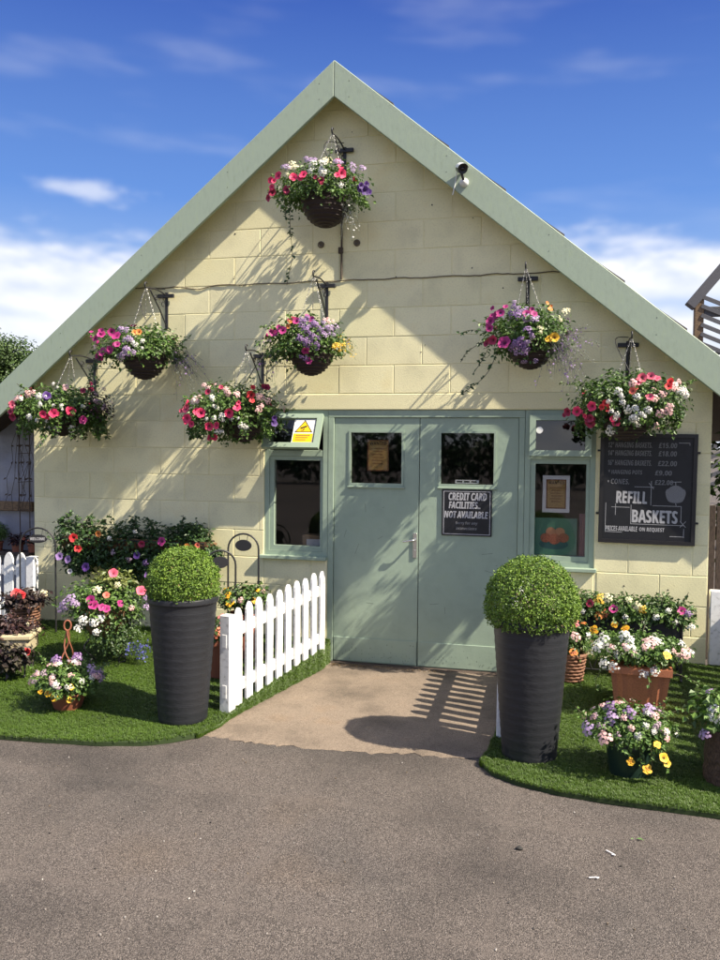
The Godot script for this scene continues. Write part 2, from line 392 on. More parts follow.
	# ground
	var chips := tex(noise(0.22, 121, 2, FastNoiseLite.TYPE_CELLULAR), [0.0, Color(0.28, 0.27, 0.26), 0.2, Color(0.50, 0.48, 0.46), 0.45, Color(0.67, 0.645, 0.625), 0.7, Color(0.79, 0.765, 0.74), 0.88, Color(0.97, 0.95, 0.93), 1.0, g(1.0)], 1024)
	var road_coarse := tex(noise(0.006, 122, 5), [0.0, g(0.72), 0.35, g(0.88), 0.55, g(0.97), 0.75, g(1.0), 1.0, Color(1.0, 0.98, 0.95)], 512)
	mat("tarmac", Color(0.255, 0.226, 0.204), 0.85, {"tex": chips, "scale": 1.0, "nor": bump(noise(0.15, 123, 3), 8.0, 1024), "nscale": 1.0, "vc": true, "coarse": road_coarse, "scale2": 0.22})
	mat("concrete", Color(0.300, 0.233, 0.170), 0.9, {"tex": tex(noise(0.20, 131, 2, FastNoiseLite.TYPE_CELLULAR), [0.0, g(0.42), 0.2, g(0.72), 0.6, g(0.88), 1.0, g(1.0)], 1024), "scale": 1.25, "nor": bump(noise(0.14, 132, 4), 5.0, 1024), "nscale": 0.5, "coarse": road_coarse, "scale2": 0.5, "vc": true})
	mat("turf", Color(0.022, 0.040, 0.008), 0.95, {"tex": mottle, "scale": 3.0})
	mat("chalkboard", Color(0.007, 0.0075, 0.010), 0.5, {"tex": tex(soft, [0.0, g(0.7), 0.5, g(1.0), 1.0, g(1.3)]), "scale": 2.0})
	mat("black_frame", Color(0.014, 0.013, 0.014), 0.4)
	mat("chalk", Color(0.62, 0.62, 0.64), 0.9, {"tex": tex(noise(0.12, 141, 3), [0.0, g(0.35), 0.5, g(0.85), 1.0, g(1.0)]), "scale": 6.0})
	mat("faint_chalk", Color(0.27, 0.275, 0.29), 0.9, {"tex": tex(noise(0.12, 142, 3), [0.0, g(0.35), 0.5, g(0.85), 1.0, g(1.0)]), "scale": 6.0})
	mat("mid_chalk", Color(0.34, 0.345, 0.36), 0.9, {"tex": tex(noise(0.12, 143, 3), [0.0, g(0.2), 0.5, g(0.8), 1.0, g(1.0)]), "scale": 5.0})
	mat("grey_wood", Color(0.105, 0.105, 0.115), 0.8, {"nor": fine_bump, "nscale": 0.4, "scale": 3.0})
	mat("print_peach_light", Color(0.60, 0.27, 0.15), 0.5)
	mat("scuff", Color(0.10, 0.12, 0.095), 0.7)
	mat("paper", Color(0.74, 0.73, 0.72), 0.7)
	mat("parchment", Color(0.52, 0.32, 0.10), 0.8, {"tex": tex(noise(0.05, 151, 4), [0.0, g(0.45), 0.4, g(0.85), 0.7, g(1.0), 1.0, g(1.0)]), "scale": 5.0})
	mat("parchment_edge", Color(0.20, 0.085, 0.03), 0.8)
	mat("ink", Color(0.035, 0.018, 0.01), 0.8)
	mat("sign_yellow", Color(0.83, 0.52, 0.01), 0.4)
	mat("sign_white", Color(0.82, 0.82, 0.80), 0.4)
	mat("sign_black", Color(0.015, 0.015, 0.015), 0.4)
	mat("print_green", Color(0.085, 0.23, 0.16), 0.5)
	mat("print_plate", Color(0.035, 0.115, 0.12), 0.5)
	mat("print_peach", Color(0.46, 0.15, 0.09), 0.5, {"tex": tex(noise(0.03, 161, 3), [0.0, Color(0.7, 0.5, 0.5), 0.5, g(0.95), 1.0, Color(1.1, 1.2, 1.0)]), "scale": 5.0})
	mat("pink_cloth", Color(0.45, 0.26, 0.27), 0.85)
	mat("interior", Color(0.34, 0.32, 0.29), 0.9)
	mat("cardboard", Color(0.30, 0.20, 0.12), 0.85)
	mat("hose", Color(0.02, 0.018, 0.016), 0.5)
	mat("camera_white", Color(0.72, 0.72, 0.70), 0.35)
	mat("cable", Color(0.13, 0.105, 0.07), 0.7)
	var gl := mat("glass", Color(0.02, 0.025, 0.022), 0.02)
	gl.transparency = BaseMaterial3D.TRANSPARENCY_ALPHA
	gl.albedo_color = Color(0.03, 0.04, 0.04, 0.14)
	gl.metallic_specular = 0.5
	mat("lens", Color(0.01, 0.01, 0.012), 0.08)


# ------------------------------------------------------------------ ground height
func turf_y(z: float) -> float:                # the turf rises from the tarmac to the foot of the wall
	return 0.02 + 0.17 * clampf(1.0 - z / 1.7, 0.0, 1.0)


# ------------------------------------------------------------------ flowers and foliage
func shade(c: Color, k: float) -> Color: return Color(c.r * k, c.g * k, c.b * k)

func petunia(c: Color, seed_: int) -> ArrayMesh:          # a five-lobed trumpet, 1 = 64 mm across, opening along +y
	rng.seed = seed_
	var b := MB.new()
	var m := 20
	var rows := []
	var throat := Color(c.r * 0.35, c.g * 0.25, c.b * 0.4)
	for ring_ in 4:
		var r0: float = [0.003, 0.010, 0.023, 0.033][ring_]
		var y0: float = [-0.030, -0.006, 0.004, 0.000][ring_]
		var row := []
		b.col = [throat, c.lerp(throat, 0.6), c, c.lerp(Color(0.9, 0.9, 0.9), 0.06)][ring_]
		for s in m:
			var a := TAU * s / m
			var lobe := 1.0 - (0.13 * pow(absf(cos(a * 2.5)), 3.0) if ring_ == 3 else 0.0)
			var r := r0 * lobe
			var y := y0 + (sin(a * 5.0 + ring_) * 0.0035 + rng.randf_range(-0.002, 0.002) if ring_ > 1 else 0.0)
			row.append(b.put(Vector3(cos(a) * r, y, sin(a) * r), Vector3(-cos(a) * 0.35, 1, -sin(a) * 0.35).normalized()))
		rows.append(row)
	for k in 3:
		for s in m:
			var q := (s + 1) % m
			b.face(rows[k][s], rows[k + 1][q], rows[k + 1][s]); b.face(rows[k][s], rows[k][q], rows[k + 1][q])
	return b.mesh()

func floret(b: MB, x: Transform3D, r: float, c: Color, eye: Color, petals := 5):
	for k in petals:
		var a := TAU * k / petals
		var d := Vector3(cos(a), 0.12, sin(a))
		var s := Vector3(-sin(a), 0, cos(a))
		b.col = eye
		var o := b.put(x * Vector3.ZERO, x.basis.y.normalized())
		b.col = c
		var l := b.put(x * (d * r * 0.75 + s * r * 0.45), x.basis.y.normalized())
		var t := b.put(x * (d * r), x.basis.y.normalized())
		var q := b.put(x * (d * r * 0.75 - s * r * 0.45), x.basis.y.normalized())
		b.face(o, l, t); b.face(o, t, q)

func cluster(c: Color, seed_: int) -> ArrayMesh:          # a dome of small florets, about 60 mm across
	rng.seed = seed_
	var b := MB.new()
	for k in 15:
		var a := k * 2.39996 + rng.randf_range(-0.3, 0.3)
		var r := sqrt((k + 0.3) / 15.0) * 0.031 * rng.randf_range(0.85, 1.15)
		var d := Vector3(cos(a) * r * 28.0, 1.0, sin(a) * r * 28.0).normalized()
		var p := Vector3(cos(a) * r, 0.010 - r * r * 12.0 + rng.randf_range(-0.006, 0.006), sin(a) * r)
		floret(b, Transform3D(facing(d, rng.randf() * TAU), p), rng.randf_range(0.0068, 0.0095), shade(c, rng.randf_range(0.78, 1.1)), c.lerp(Color(0.75, 0.7, 0.35), 0.35))
	return b.mesh()

func pansy(c: Color, blotch: Color, seed_: int) -> ArrayMesh:    # five overlapping round petals, 50 mm across
	rng.seed = seed_
	var b := MB.new()
	for k in 5:
		var a: float = [PI * 0.5, PI * 1.05, -PI * 0.05, PI * 1.38, -PI * 0.38][k] + PI
		var ctr := Vector3(cos(a), 0, sin(a)) * 0.013 + Vector3(0, 0.002 * (3 - k), 0)
		b.col = blotch if k < 3 else c
		var o := b.put(ctr * 0.2 + Vector3(0, 0.001, 0), Vector3.UP)
		var ring_ := []
		b.col = c if k < 3 else shade(c, 0.85)
		for s in 9:
			var t := TAU * s / 9.0
			ring_.append(b.put(ctr + Vector3(cos(t) * 0.0135, rng.randf_range(-0.001, 0.002), sin(t) * 0.0135), Vector3.UP))
		for s in 9: b.face(o, ring_[(s + 1) % 9], ring_[s])
	return b.mesh()

func flower_mesh(kind: String, colour: String) -> ArrayMesh:
	var key := "%s %s %d" % [kind, colour, rng.randi() % 2]
	if not flower_meshes.has(key):
		var state := rng.state
		var c: Color = PETAL[colour]
		match kind:
			"petunia": flower_meshes[key] = petunia(c, hash(key))
			"pansy": flower_meshes[key] = pansy(c, Color(0.10, 0.015, 0.05) if colour != "yellow" else Color(0.5, 0.12, 0.01), hash(key))
			_: flower_meshes[key] = cluster(c, hash(key))
		rng.state = state
	return flower_meshes[key]

func flower(parent: Node3D, kind: String, colour: String, p: Vector3, dir: Vector3, size := 1.0):
	var f := part("flower_cluster" if kind == "cluster" else "flower", flower_mesh(kind, colour), M.petal, parent)
	f.transform = Transform3D(facing(dir, rng.randf() * TAU).scaled(Vector3.ONE * size), p)

# leaves through an ellipsoid of half-axes r about ctr; low cuts the underside off at that share of r.y
func leaves(b: MB, ctr: Vector3, r: Vector3, count: int, size: float, c0: Color, c1: Color, low := -1.0, wide := 0.6, lumps := 0.16):
	var f := noise(1.0, rng.randi() % 9999, 3)
	for k in count:
		var d := Vector3(rng.randfn(), rng.randfn(), rng.randfn()).normalized()
		if d.y < low: d.y = low + rng.randf() * 0.2; d = d.normalized()
		var reach := 1.0 + f.get_noise_3d(d.x * 2.6, d.y * 2.6, d.z * 2.6) * lumps * 3.0
		var q := pow(rng.randf(), 0.42) * reach
		var p := ctr + Vector3(d.x * r.x, d.y * r.y, d.z * r.z) * q
		var out := (d + Vector3(rng.randfn(), rng.randfn() + 0.2, rng.randfn()) * 0.55).normalized()
		var nrm := (Vector3.UP * 0.7 + d * 0.8 + Vector3(rng.randfn(), rng.randfn(), rng.randfn()) * 0.45).normalized()
		var dir := (out - nrm * out.dot(nrm)).normalized()
		var s := size * rng.randf_range(0.65, 1.25)
		b.col = shade(c0.lerp(c1, rng.randf()), rng.randf_range(0.75, 1.2))
		b.leaf(p, dir, nrm, s, s * wide)

# a trailing shoot along points with leaves at its sides
func trail(b: MB, pts: Array, per_m: float, size: float, c0: Color, c1: Color, radius := 0.0022):
	b.col = Color(0.09, 0.085, 0.04)
	var curve := Curve3D.new()
	for p in pts: curve.add_point(p + Vector3(rng.randfn(), rng.randfn(), rng.randfn()) * 0.008)
	var length := curve.get_baked_length()
	var line := []
	var steps := maxi(3, int(length / 0.03))
	for k in steps + 1: line.append(curve.sample_baked(length * k / steps, true))
	b.tube(line, radius, 4, false)
	for k in int(length * per_m):
		var p: Vector3 = curve.sample_baked(rng.randf() * length)
		var d := Vector3(rng.randfn(), rng.randfn() - 0.2, rng.randfn()).normalized()
		var nrm := Vector3(rng.randfn() * 0.5, 0.7, rng.randfn() * 0.5 + 0.5).normalized()
		b.col = shade(c0.lerp(c1, rng.randf()), rng.randf_range(0.75, 1.2))
		var s := size * rng.randf_range(0.6, 1.2)
		b.leaf(p, (d - nrm * d.dot(nrm)).normalized(), nrm, s, s * 0.75)

# sprays of thin stems with tiny florets or grey leaves, too small to pick apart
func spray(b: MB, from: Vector3, dirs: Array, count: int, length: float, leaf_c: Color, flower_c: Color, flower_share := 0.5):
	for k in count:
		var d: Vector3 = dirs[k % dirs.size()] + Vector3(rng.randfn(), rng.randfn(), rng.randfn()) * 0.28
		var l := length * rng.randf_range(0.5, 1.1)
		var a := from + Vector3(rng.randfn(), rng.randfn(), rng.randfn()) * 0.03
		var pts := []
		for s in 5:
			var t := s / 4.0
			pts.append(a + d * l * t + Vector3(0, -0.25 * l * t * t, 0))
		b.col = shade(leaf_c, 0.6)
		b.tube(pts, 0.0012, 3, false)
		for s in 9:
			var t := rng.randf_range(0.2, 1.0)
			var p: Vector3 = a + d * l * t + Vector3(0, -0.25 * l * t * t, 0) + Vector3(rng.randfn(), rng.randfn(), rng.randfn()) * 0.010
			var o := Vector3(rng.randfn(), rng.randfn(), rng.randfn() + 0.4).normalized()
			if rng.randf() < flower_share: floret(b, Transform3D(facing(o), p), 0.0075, shade(flower_c, rng.randf_range(0.7, 1.1)), flower_c, 4)
			else:
				b.col = shade(leaf_c, rng.randf_range(0.7, 1.2))
				b.leaf(p, o, Vector3(0.3, 0.8, 0.4), 0.016, 0.006)

const GREEN0 := Color(0.052, 0.108, 0.020)
const GREEN1 := Color(0.130, 0.218, 0.046)
const DARK0 := Color(0.022, 0.055, 0.014)
const DARK1 := Color(0.060, 0.120, 0.030)
const PLUM0 := Color(0.020, 0.010, 0.014)
const PLUM1 := Color(0.060, 0.022, 0.028)
const SILVER := Color(0.20, 0.22, 0.18)

# flowers laid over the front and top of a mound (local axes: +z looks out of the wall, +y up)
func strew(t: Node3D, table: Array, ctr: Vector3, r: Vector3):
	var all := table.duplicate()
	for e in table:                                  # smaller blooms and half-open ones crowd round the big ones
		for q in 2:
			if rng.randf() < 0.65: all.append([e[0], e[1], e[2] + rng.randfn() * 0.032, e[3] + rng.randfn() * 0.026, e[4] * rng.randf_range(0.55, 0.9)])
	for e in all:
		var x: float = e[2]
		var y: float = e[3]
		var q := 1.0 - pow(x / (r.x * 1.12), 2.0) - pow(y / (r.y * 1.12), 2.0)
		var z := r.z * 1.02 * sqrt(maxf(q, 0.02)) + rng.randf_range(-0.01, 0.03)
		var p := ctr + Vector3(x, y, z)
		var d := Vector3(x / r.x * 0.5, y / r.y * 0.4 + 0.15, 0.9) + Vector3(rng.randfn(), rng.randfn(), rng.randfn()) * 0.22
		flower(t, e[0], e[1], p, d, e[4])

# the same over the whole mound, by chance
func scatter(t: Node3D, list: Array, ctr: Vector3, r: Vector3, low := -0.1, back := -0.5):
	for e in list:
		for k in e[2]:
			var d := Vector3(rng.randfn(), rng.randfn() * 0.8 + 0.35, rng.randfn() + 0.45).normalized()
			if d.y < low: d.y = -d.y
			if d.z < back: d.z = -d.z
			var p := ctr + Vector3(d.x * r.x, d.y * r.y, d.z * r.z) * rng.randf_range(0.96, 1.12)
			flower(t, e[0], e[1], p, d + Vector3(0, 0.35, 0.35) + Vector3(rng.randfn(), rng.randfn(), rng.randfn()) * 0.2, rng.randf_range(0.6, 1.0) * (e[3] if e.size() > 3 else 1.0))


# ------------------------------------------------------------------ hanging baskets and their brackets
func chain_mesh(a: Vector3, b: Vector3) -> ArrayMesh:
	var m := MB.new()
	var n := int(a.distance_to(b) / 0.017)
	var d := (b - a) / n
	var x := facing(d)
	for k in n:
		var w := 0.0042
		var side: Vector3 = (x.x if k % 2 == 0 else x.z) * w
		var p := a + d * k
		m.tube([p - d * 0.15, p + d * 0.3 + side, p + d * 0.8 + side, p + d * 1.15, p + d * 0.8 - side, p + d * 0.3 - side, p - d * 0.15], 0.0013, 3, false)
	return m.mesh()

func bracket(at_: Vector3, label: String, reach := 0.36, hose := 0):
	var t := thing("wall_bracket", label, "bracket", at_, 0.0, "black iron brackets on the cream wall")
	var b := MB.new()                                # back bar, flat on the wall
	b.bx(-0.013, 0.013, -0.27, 0.035, 0.001, 0.012, 0.002)
	part("back_bar", b.mesh(), M.black_iron, t)
	b = MB.new()
	b.bx(-0.075, 0.075, -0.012, 0.020, 0.0125, 0.030, 0.003)
	part("cross_bar", b.mesh(), M.black_iron, t)
	b = MB.new()
	var arm := []
	for k in 9: arm.append(Vector3(0, 0.012 + 0.018 * sin(PI * k / 8.0), 0.028 + (reach - 0.028) * k / 8.0))
	for k in 7:                                      # the hook at the end curls up
		var a := -PI * 0.5 + PI * 1.2 * k / 6.0
		arm.append(Vector3(0, 0.034 + sin(a) * 0.022, reach + cos(a) * 0.022))
	b.tube(arm, 0.0065, 6)
	part("arm", b.mesh(), M.black_iron, t)
	b = MB.new()
	b.tube([Vector3(0, -0.245, 0.014), Vector3(0, -0.13, 0.125), Vector3(0, 0.004, reach * 0.80)], 0.0058, 6)
	part("strut", b.mesh(), M.black_iron, t)
	for s in 2:                                      # two scrolls in the corner
		b = MB.new()
		var pts := []
		for k in 22:
			var a := k * 0.42
			var r := 0.046 * (1.0 - k / 26.0) * (1.0 if s == 0 else 0.62)
			pts.append(Vector3(0, (-0.065 if s == 0 else -0.040) + sin(a) * r, (0.075 if s == 0 else 0.190) + cos(a) * r))
		b.tube(pts, 0.004, 5)
		part("scroll", b.mesh(), M.black_iron, t)
	if hose > 0:                                     # thin watering tube that loops from the wall into the basket
		b = MB.new()
		var s := -1.0 if hose == 1 else 1.0
		var pts := []
		for k in 15:
			var a := PI * k / 14.0
			pts.append(Vector3(s * sin(a) * 0.10, 0.06 - 0.30 * k / 14.0 + sin(a) * 0.10, 0.03 + (reach - 0.02) * (0.5 - 0.5 * cos(a))))
		b.tube(pts, 0.0035, 5)
		part("watering_tube", b.mesh(), M.hose, t)

func basket(ctr: Vector3, hang: Vector3, r: Vector3, table: Array, label: String, opt := {}):
	var turn := yaw_to_camera(ctr) * 0.9
	var bowl_y: float = opt.get("bowl_y", -0.04)
	var t := thing("hanging_basket", label, "hanging basket", ctr, turn, "hanging baskets of summer flowers on the gable wall")
	rng.seed = hash(label)
	var h := Transform3D(Basis(Vector3.UP, turn), ctr).affine_inverse() * hang
	var bx_: float = opt.get("bowl_x", 0.0)
	var br: float = opt.get("bowl_r", 0.175)
	var b := MB.new()
	var prof := []
	for k in 9:
		var a := PI * 0.5 * k / 8.0
		prof.append(Vector2(maxf(sin(a) * br, 0.002), bowl_y - cos(a) * br * 1.18))
	b.lathe(prof, 28, at(bx_, 0, 0))
	for k in 9:                                      # woven courses
		var a := PI * 0.5 * (k + 0.6) / 9.0
		var ring_ := []
		for s in 41:
			var q := TAU * s / 40.0
			var rr := sin(a) * br + 0.003 + 0.0028 * sin(q * 20.0 + k * PI)
			ring_.append(Vector3(bx_ + cos(q) * rr, bowl_y - cos(a) * br * 1.18, sin(q) * rr))
		b.tube(ring_, 0.0058, 5, false)
	var bowl := part("bowl", b.mesh(), M.wicker_dark, t)
	b = MB.new()
	var rim := []
	for s in 33:
		var q := TAU * s / 32.0
		rim.append(Vector3(bx_ + cos(q) * (br + 0.004), bowl_y, sin(q) * (br + 0.004)))
	b.tube(rim, 0.009, 6, false)
	part("rim", b.mesh(), M.wicker_dark, bowl)
	b = MB.new()
	b.lathe([Vector2(br * 0.97, bowl_y - 0.02), Vector2(br * 0.6, bowl_y - 0.005), Vector2(0.002, bowl_y)], 20, at(bx_, 0, 0))
	part("compost", b.mesh(), M.compost, t)
	for k in 3:
		var a := TAU * k / 3.0 + 0.5
		part("chain", chain_mesh(h, Vector3(bx_ + cos(a) * br, bowl_y, sin(a) * br)), M.chain, t)
	b = MB.new()
	var low: float = opt.get("low", -1.0)
	leaves(b, Vector3.ZERO, r * 0.97, int(opt.get("n", 1700) * 1.7), 0.036, opt.get("c0", GREEN0), opt.get("c1", GREEN1), low)
	for k in opt.get("shoots", 9):                   # loose shoots that break the outline
		var a := rng.randf() * TAU
		var d := Vector3(cos(a), rng.randf_range(-0.2, 0.7), sin(a))
		var s := Vector3(d.x * r.x, d.y * r.y, d.z * r.z)
		trail(b, [s * 0.5, s * 0.95, s * rng.randf_range(1.08, 1.25) + Vector3(0, rng.randf_range(-0.06, 0.04), 0)], 150, 0.028, GREEN0, GREEN1)
	for k in opt.get("skirt", 0):                    # foliage that hangs over the rim
		var a := rng.randf() * TAU
		var rim_ := Vector3(cos(a) * r.x, 0, sin(a) * r.z)
		trail(b, [rim_ * 0.55, rim_ * 0.85 + Vector3(0, -0.08, 0), rim_ * rng.randf_range(0.75, 0.95) + Vector3(0, rng.randf_range(-0.26, -0.17), 0)], 190, 0.034, opt.get("c0", GREEN0), opt.get("c1", GREEN1))
	for e in opt.get("dark", []):                    # patches of dark foliage
		leaves(b, e[0], e[1], 260, 0.034, PLUM0, PLUM1)
	for e in opt.get("trails", []):
		trail(b, e, 75, 0.032, DARK0, DARK1)
	part("foliage", b.mesh(), M.leaf, t)
	if opt.has("sprays"):
		b = MB.new()
		for e in opt.sprays: spray(b, e[0], e[1], e[2], e[3], e[4], e[5], e[6] if e.size() > 6 else 0.5)
		part("trailing_sprays", b.mesh(), M.leaf, t)
	strew(t, table, Vector3.ZERO, r)
	for k in opt.get("extra", []):                   # a few blooms on the sides and back
		for q in k[2]:
			var d := Vector3(rng.randfn(), rng.randf_range(-0.1, 0.8), -absf(rng.randfn()) * 0.8).normalized()
			flower(t, k[0], k[1], Vector3(d.x * r.x, d.y * r.y, d.z * r.z) * 1.03, d, 0.9)


# ------------------------------------------------------------------ pots on the ground
func pot_plant(called: String, at_: Vector3, label: String, category: String, pot: ArrayMesh, pot_mat: Material, pot_name: String, ctr: Vector3, r: Vector3, n: int, size: float, c0: Color, c1: Color, blooms: Array, opt := {}) -> Node3D:
	var t := thing(called, label, category, at_, opt.get("turn", yaw_to_camera(at_)), opt.get("group", ""))
	rng.seed = hash(label)
	var p := part(pot_name, pot, pot_mat, t)
	if opt.has("rim"): part("rim", opt.rim, pot_mat, p)
	if opt.has("soil"):
		var b := MB.new()
		b.lathe([Vector2(opt.soil.x, opt.soil.y), Vector2(0.002, opt.soil.y + 0.012)], 20)
		part("compost", b.mesh(), M.compost, t)
	var b := MB.new()
	leaves(b, ctr, r, n, size, c0, c1, opt.get("low", -0.5))
	for k in opt.get("shoots", 10):
		var a := rng.randf() * TAU
		var s := Vector3(cos(a) * r.x, rng.randf_range(-0.2, 0.9) * r.y, sin(a) * r.z)
		trail(b, [ctr + s * 0.5, ctr + s, ctr + s * 1.25 + Vector3(0, rng.randf_range(-0.03, 0.04), 0)], 110, size * 0.75, c0, c1)
	for e in opt.get("trails", []): trail(b, e, 90, size * 0.8, c0, c1)
	part("foliage", b.mesh(), M.leaf, t)
	if opt.has("sprays"):
		b = MB.new()
		for e in opt.sprays: spray(b, e[0], e[1], e[2], e[3], e[4], e[5], e[6] if e.size() > 6 else 0.5)
		part("trailing_sprays", b.mesh(), M.leaf, t)
	scatter(t, blooms, ctr, r, opt.get("bloom_low", -0.1))
	for e in opt.get("placed", []): flower(t, e[0], e[1], e[2], Vector3(e[2].x, 0.25, 0.35), e[3])
	return t

func round_pot(r_top: float, r_bot: float, h: float, rim := 0.02, wob := 0.0) -> ArrayMesh:
	var b := MB.new()
	var a := Vector2(r_bot, 0.0); var c := Vector2(lerpf(r_bot, r_top, 0.86), h * 0.86); var d := Vector2(r_top + rim, h * 0.86)
	var e := Vector2(r_top + rim, h)
	b.lathe([Vector2(0.002, 0), a, a, c, c, d, d, Vector2(r_top + rim, h - 0.004), e - Vector2(0.004, 0), e - Vector2(0.012, 0), Vector2(r_top - 0.012, h), Vector2(r_top - 0.012, h * 0.7), Vector2(0.002, h * 0.7)], 40, Transform3D.IDENTITY, wob)
	return b.mesh()

func woven_pot(r_top: float, r_bot: float, h: float) -> ArrayMesh:
	var b := MB.new()
	b.lathe([Vector2(0.002, 0), Vector2(r_bot, 0.0), Vector2(r_bot, 0.0), Vector2(r_top, h), Vector2(r_top - 0.015, h), Vector2(r_top - 0.02, h * 0.7), Vector2(0.002, h * 0.7)], 36)
	var rows := int(h / 0.022)
	for k in rows:
		var f := (k + 0.5) / rows
		var r := lerpf(r_bot, r_top, f)
		var ring_ := []
		for s in 49:
			var q := TAU * s / 48.0
			var rr := r + 0.004 + 0.004 * sin(q * 12.0 + k * PI)
			ring_.append(Vector3(cos(q) * rr, f * h, sin(q) * rr))
		b.tube(ring_, 0.0085, 5, false)
	var ring_ := []
	for s in 49:
		var q := TAU * s / 48.0
		ring_.append(Vector3(cos(q) * r_top, h, sin(q) * r_top))
	b.tube(ring_, 0.014, 6, false)
	return b.mesh()

func topiary(at_: Vector3, r: float, up: float, label: String):
	var t := thing("tall_planter", label, "planter", at_, 0.0, "tall charcoal planters with clipped box balls")
	rng.seed = hash(label)
	var b := MB.new()
	var prof := [Vector2(0.002, 0.0), Vector2(0.145, 0.0), Vector2(0.152, 0.006)]
	var n := 46
	for k in n:                                      # fine ridges turned round the pot
		var f := (k + 0.5) / n
		var rad := lerpf(0.153, 0.212, f)
		prof.append(Vector2(rad + 0.0010 * sin(k * 2.1) + 0.0012 * (1.0 if k % 3 == 0 else 0.0), 0.01 + f * 0.745))
	prof.append_array([Vector2(0.214, 0.757), Vector2(0.214, 0.757), Vector2(0.221, 0.760), Vector2(0.223, 0.768), Vector2(0.223, 0.790), Vector2(0.219, 0.797), Vector2(0.204, 0.797), Vector2(0.199, 0.790), Vector2(0.197, 0.70), Vector2(0.002, 0.70)])
	b.lathe(prof, 64, at(0, 0, 0))
	part("pot", b.mesh(), M.charcoal_plastic, t)
	b = MB.new()
	var ctr := Vector3(0, 0.797 + up - r, 0)
	var f := noise(1.0, 77, 3)
	b.col = Color(0.018, 0.026, 0.008)
	b.tube([Vector3(0, 0.69, 0), Vector3(0.005, 0.74, 0), ctr], 0.014, 6)
	for k in 40:                                     # twigs inside the ball
		var d := Vector3(rng.randfn(), rng.randfn(), rng.randfn()).normalized()
		b.tube([ctr + Vector3(0, -0.06, 0), ctr + d * r * 0.5, ctr + d * r * 0.9], 0.003, 4, false)
	part("stem", b.mesh(), M.dry_stem, t)
	b = MB.new()
	for k in 24000:
		var d := Vector3(rng.randfn(), rng.randfn(), rng.randfn()).normalized()
		var lump := 1.0 + f.get_noise_3dv(d * 2.0) * 0.07 + f.get_noise_3dv(d * 8.0 + Vector3(7, 1, 3)) * 0.09
		var q := r * lump * (1.0 - absf(rng.randfn()) * 0.06)
		if k % 4 == 0: q = r * rng.randf_range(0.6, 0.9)
		if k % 160 == 0: q = r * lump * rng.randf_range(1.0, 1.06)      # a few shoots that escaped the shears
		var p := ctr + d * q
		if p.y < 0.75: continue
		var nrm := (d * 0.8 + Vector3(rng.randfn(), rng.randfn() + 0.3, rng.randfn()) * 0.6).normalized()
		var o := Vector3(rng.randfn(), rng.randfn(), rng.randfn()) + d * 0.9
		o = (o - nrm * o.dot(nrm)).normalized()
		var tone := clampf(rng.randf() * 0.75 + f.get_noise_3dv(d * 5.0) * 0.6, 0.0, 1.0)
		b.col = shade(Color(0.070, 0.140, 0.014).lerp(Color(0.215, 0.325, 0.036), tone), rng.randf_range(0.75, 1.2))
		if rng.randf() < 0.012: b.col = Color(0.22, 0.17, 0.06)
		var s := rng.randf_range(0.0105, 0.0185)
		b.leaf(p, o, nrm, s, s * 0.6, 0.18)
	part("box_ball", b.mesh(), M.box_leaf, t)


# ------------------------------------------------------------------ the building
const RIDGE := Vector2(-0.005, 4.742)        # top edge of the barge boards at the apex
const PITCH := 0.82                       # rise for each metre of run
const OPENINGS := [[-0.635, -0.09, 0.838, 2.06], [-0.09, 1.48, -1.0, 2.06], [1.48, 2.005, 0.832, 2.06], [-0.78, 2.18, 2.06, 2.19]]

func roof_y(x: float, drop := 0.0) -> float: return RIDGE.y - PITCH * absf(x - RIDGE.x) - drop

func clip_gable(p: PackedVector2Array, drop: float) -> PackedVector2Array:
	for s in [-1.0, 1.0]:
		var out := PackedVector2Array()
		for k in p.size():
			var a := p[k]; var b := p[(k + 1) % p.size()]
			var da: float = RIDGE.y - drop - PITCH * s * (a.x - RIDGE.x) - a.y
			var db: float = RIDGE.y - drop - PITCH * s * (b.x - RIDGE.x) - b.y
			if da >= 0.0: out.push_back(a)
			if (da >= 0.0) != (db >= 0.0): out.push_back(a.lerp(b, da / (da - db)))
		p = out
		if p.size() < 3: return PackedVector2Array()
	return p

# what is left of a rectangle of wall once the openings are cut out, as rectangles
func around_openings(x0: float, x1: float, y0: float, y1: float) -> Array:
	var cuts := [x0, x1]
	for o in OPENINGS:
		for e in [o[0], o[1]]:
			if e > x0 + 0.001 and e < x1 - 0.001: cuts.append(e)
	cuts.sort()
	var out := []
	for k in cuts.size() - 1:
		if cuts[k + 1] - cuts[k] < 0.002: continue
		var mid: float = (cuts[k] + cuts[k + 1]) * 0.5
		var spans := [[y0, y1]]
		for o in OPENINGS:
			if mid <= o[0] or mid >= o[1]: continue
			var next := []
			for s in spans:
				if o[3] <= s[0] or o[2] >= s[1]: next.append(s); continue
				if o[2] > s[0]: next.append([s[0], o[2]])
				if o[3] < s[1]: next.append([o[3], s[1]])
			spans = next
		for s in spans:
			if out.size() > 0 and is_equal_approx(out[-1][1], cuts[k]) and is_equal_approx(out[-1][2], s[0]) and is_equal_approx(out[-1][3], s[1]): out[-1][1] = cuts[k + 1]
			else: out.append([cuts[k], cuts[k + 1], s[0], s[1]])
	return out

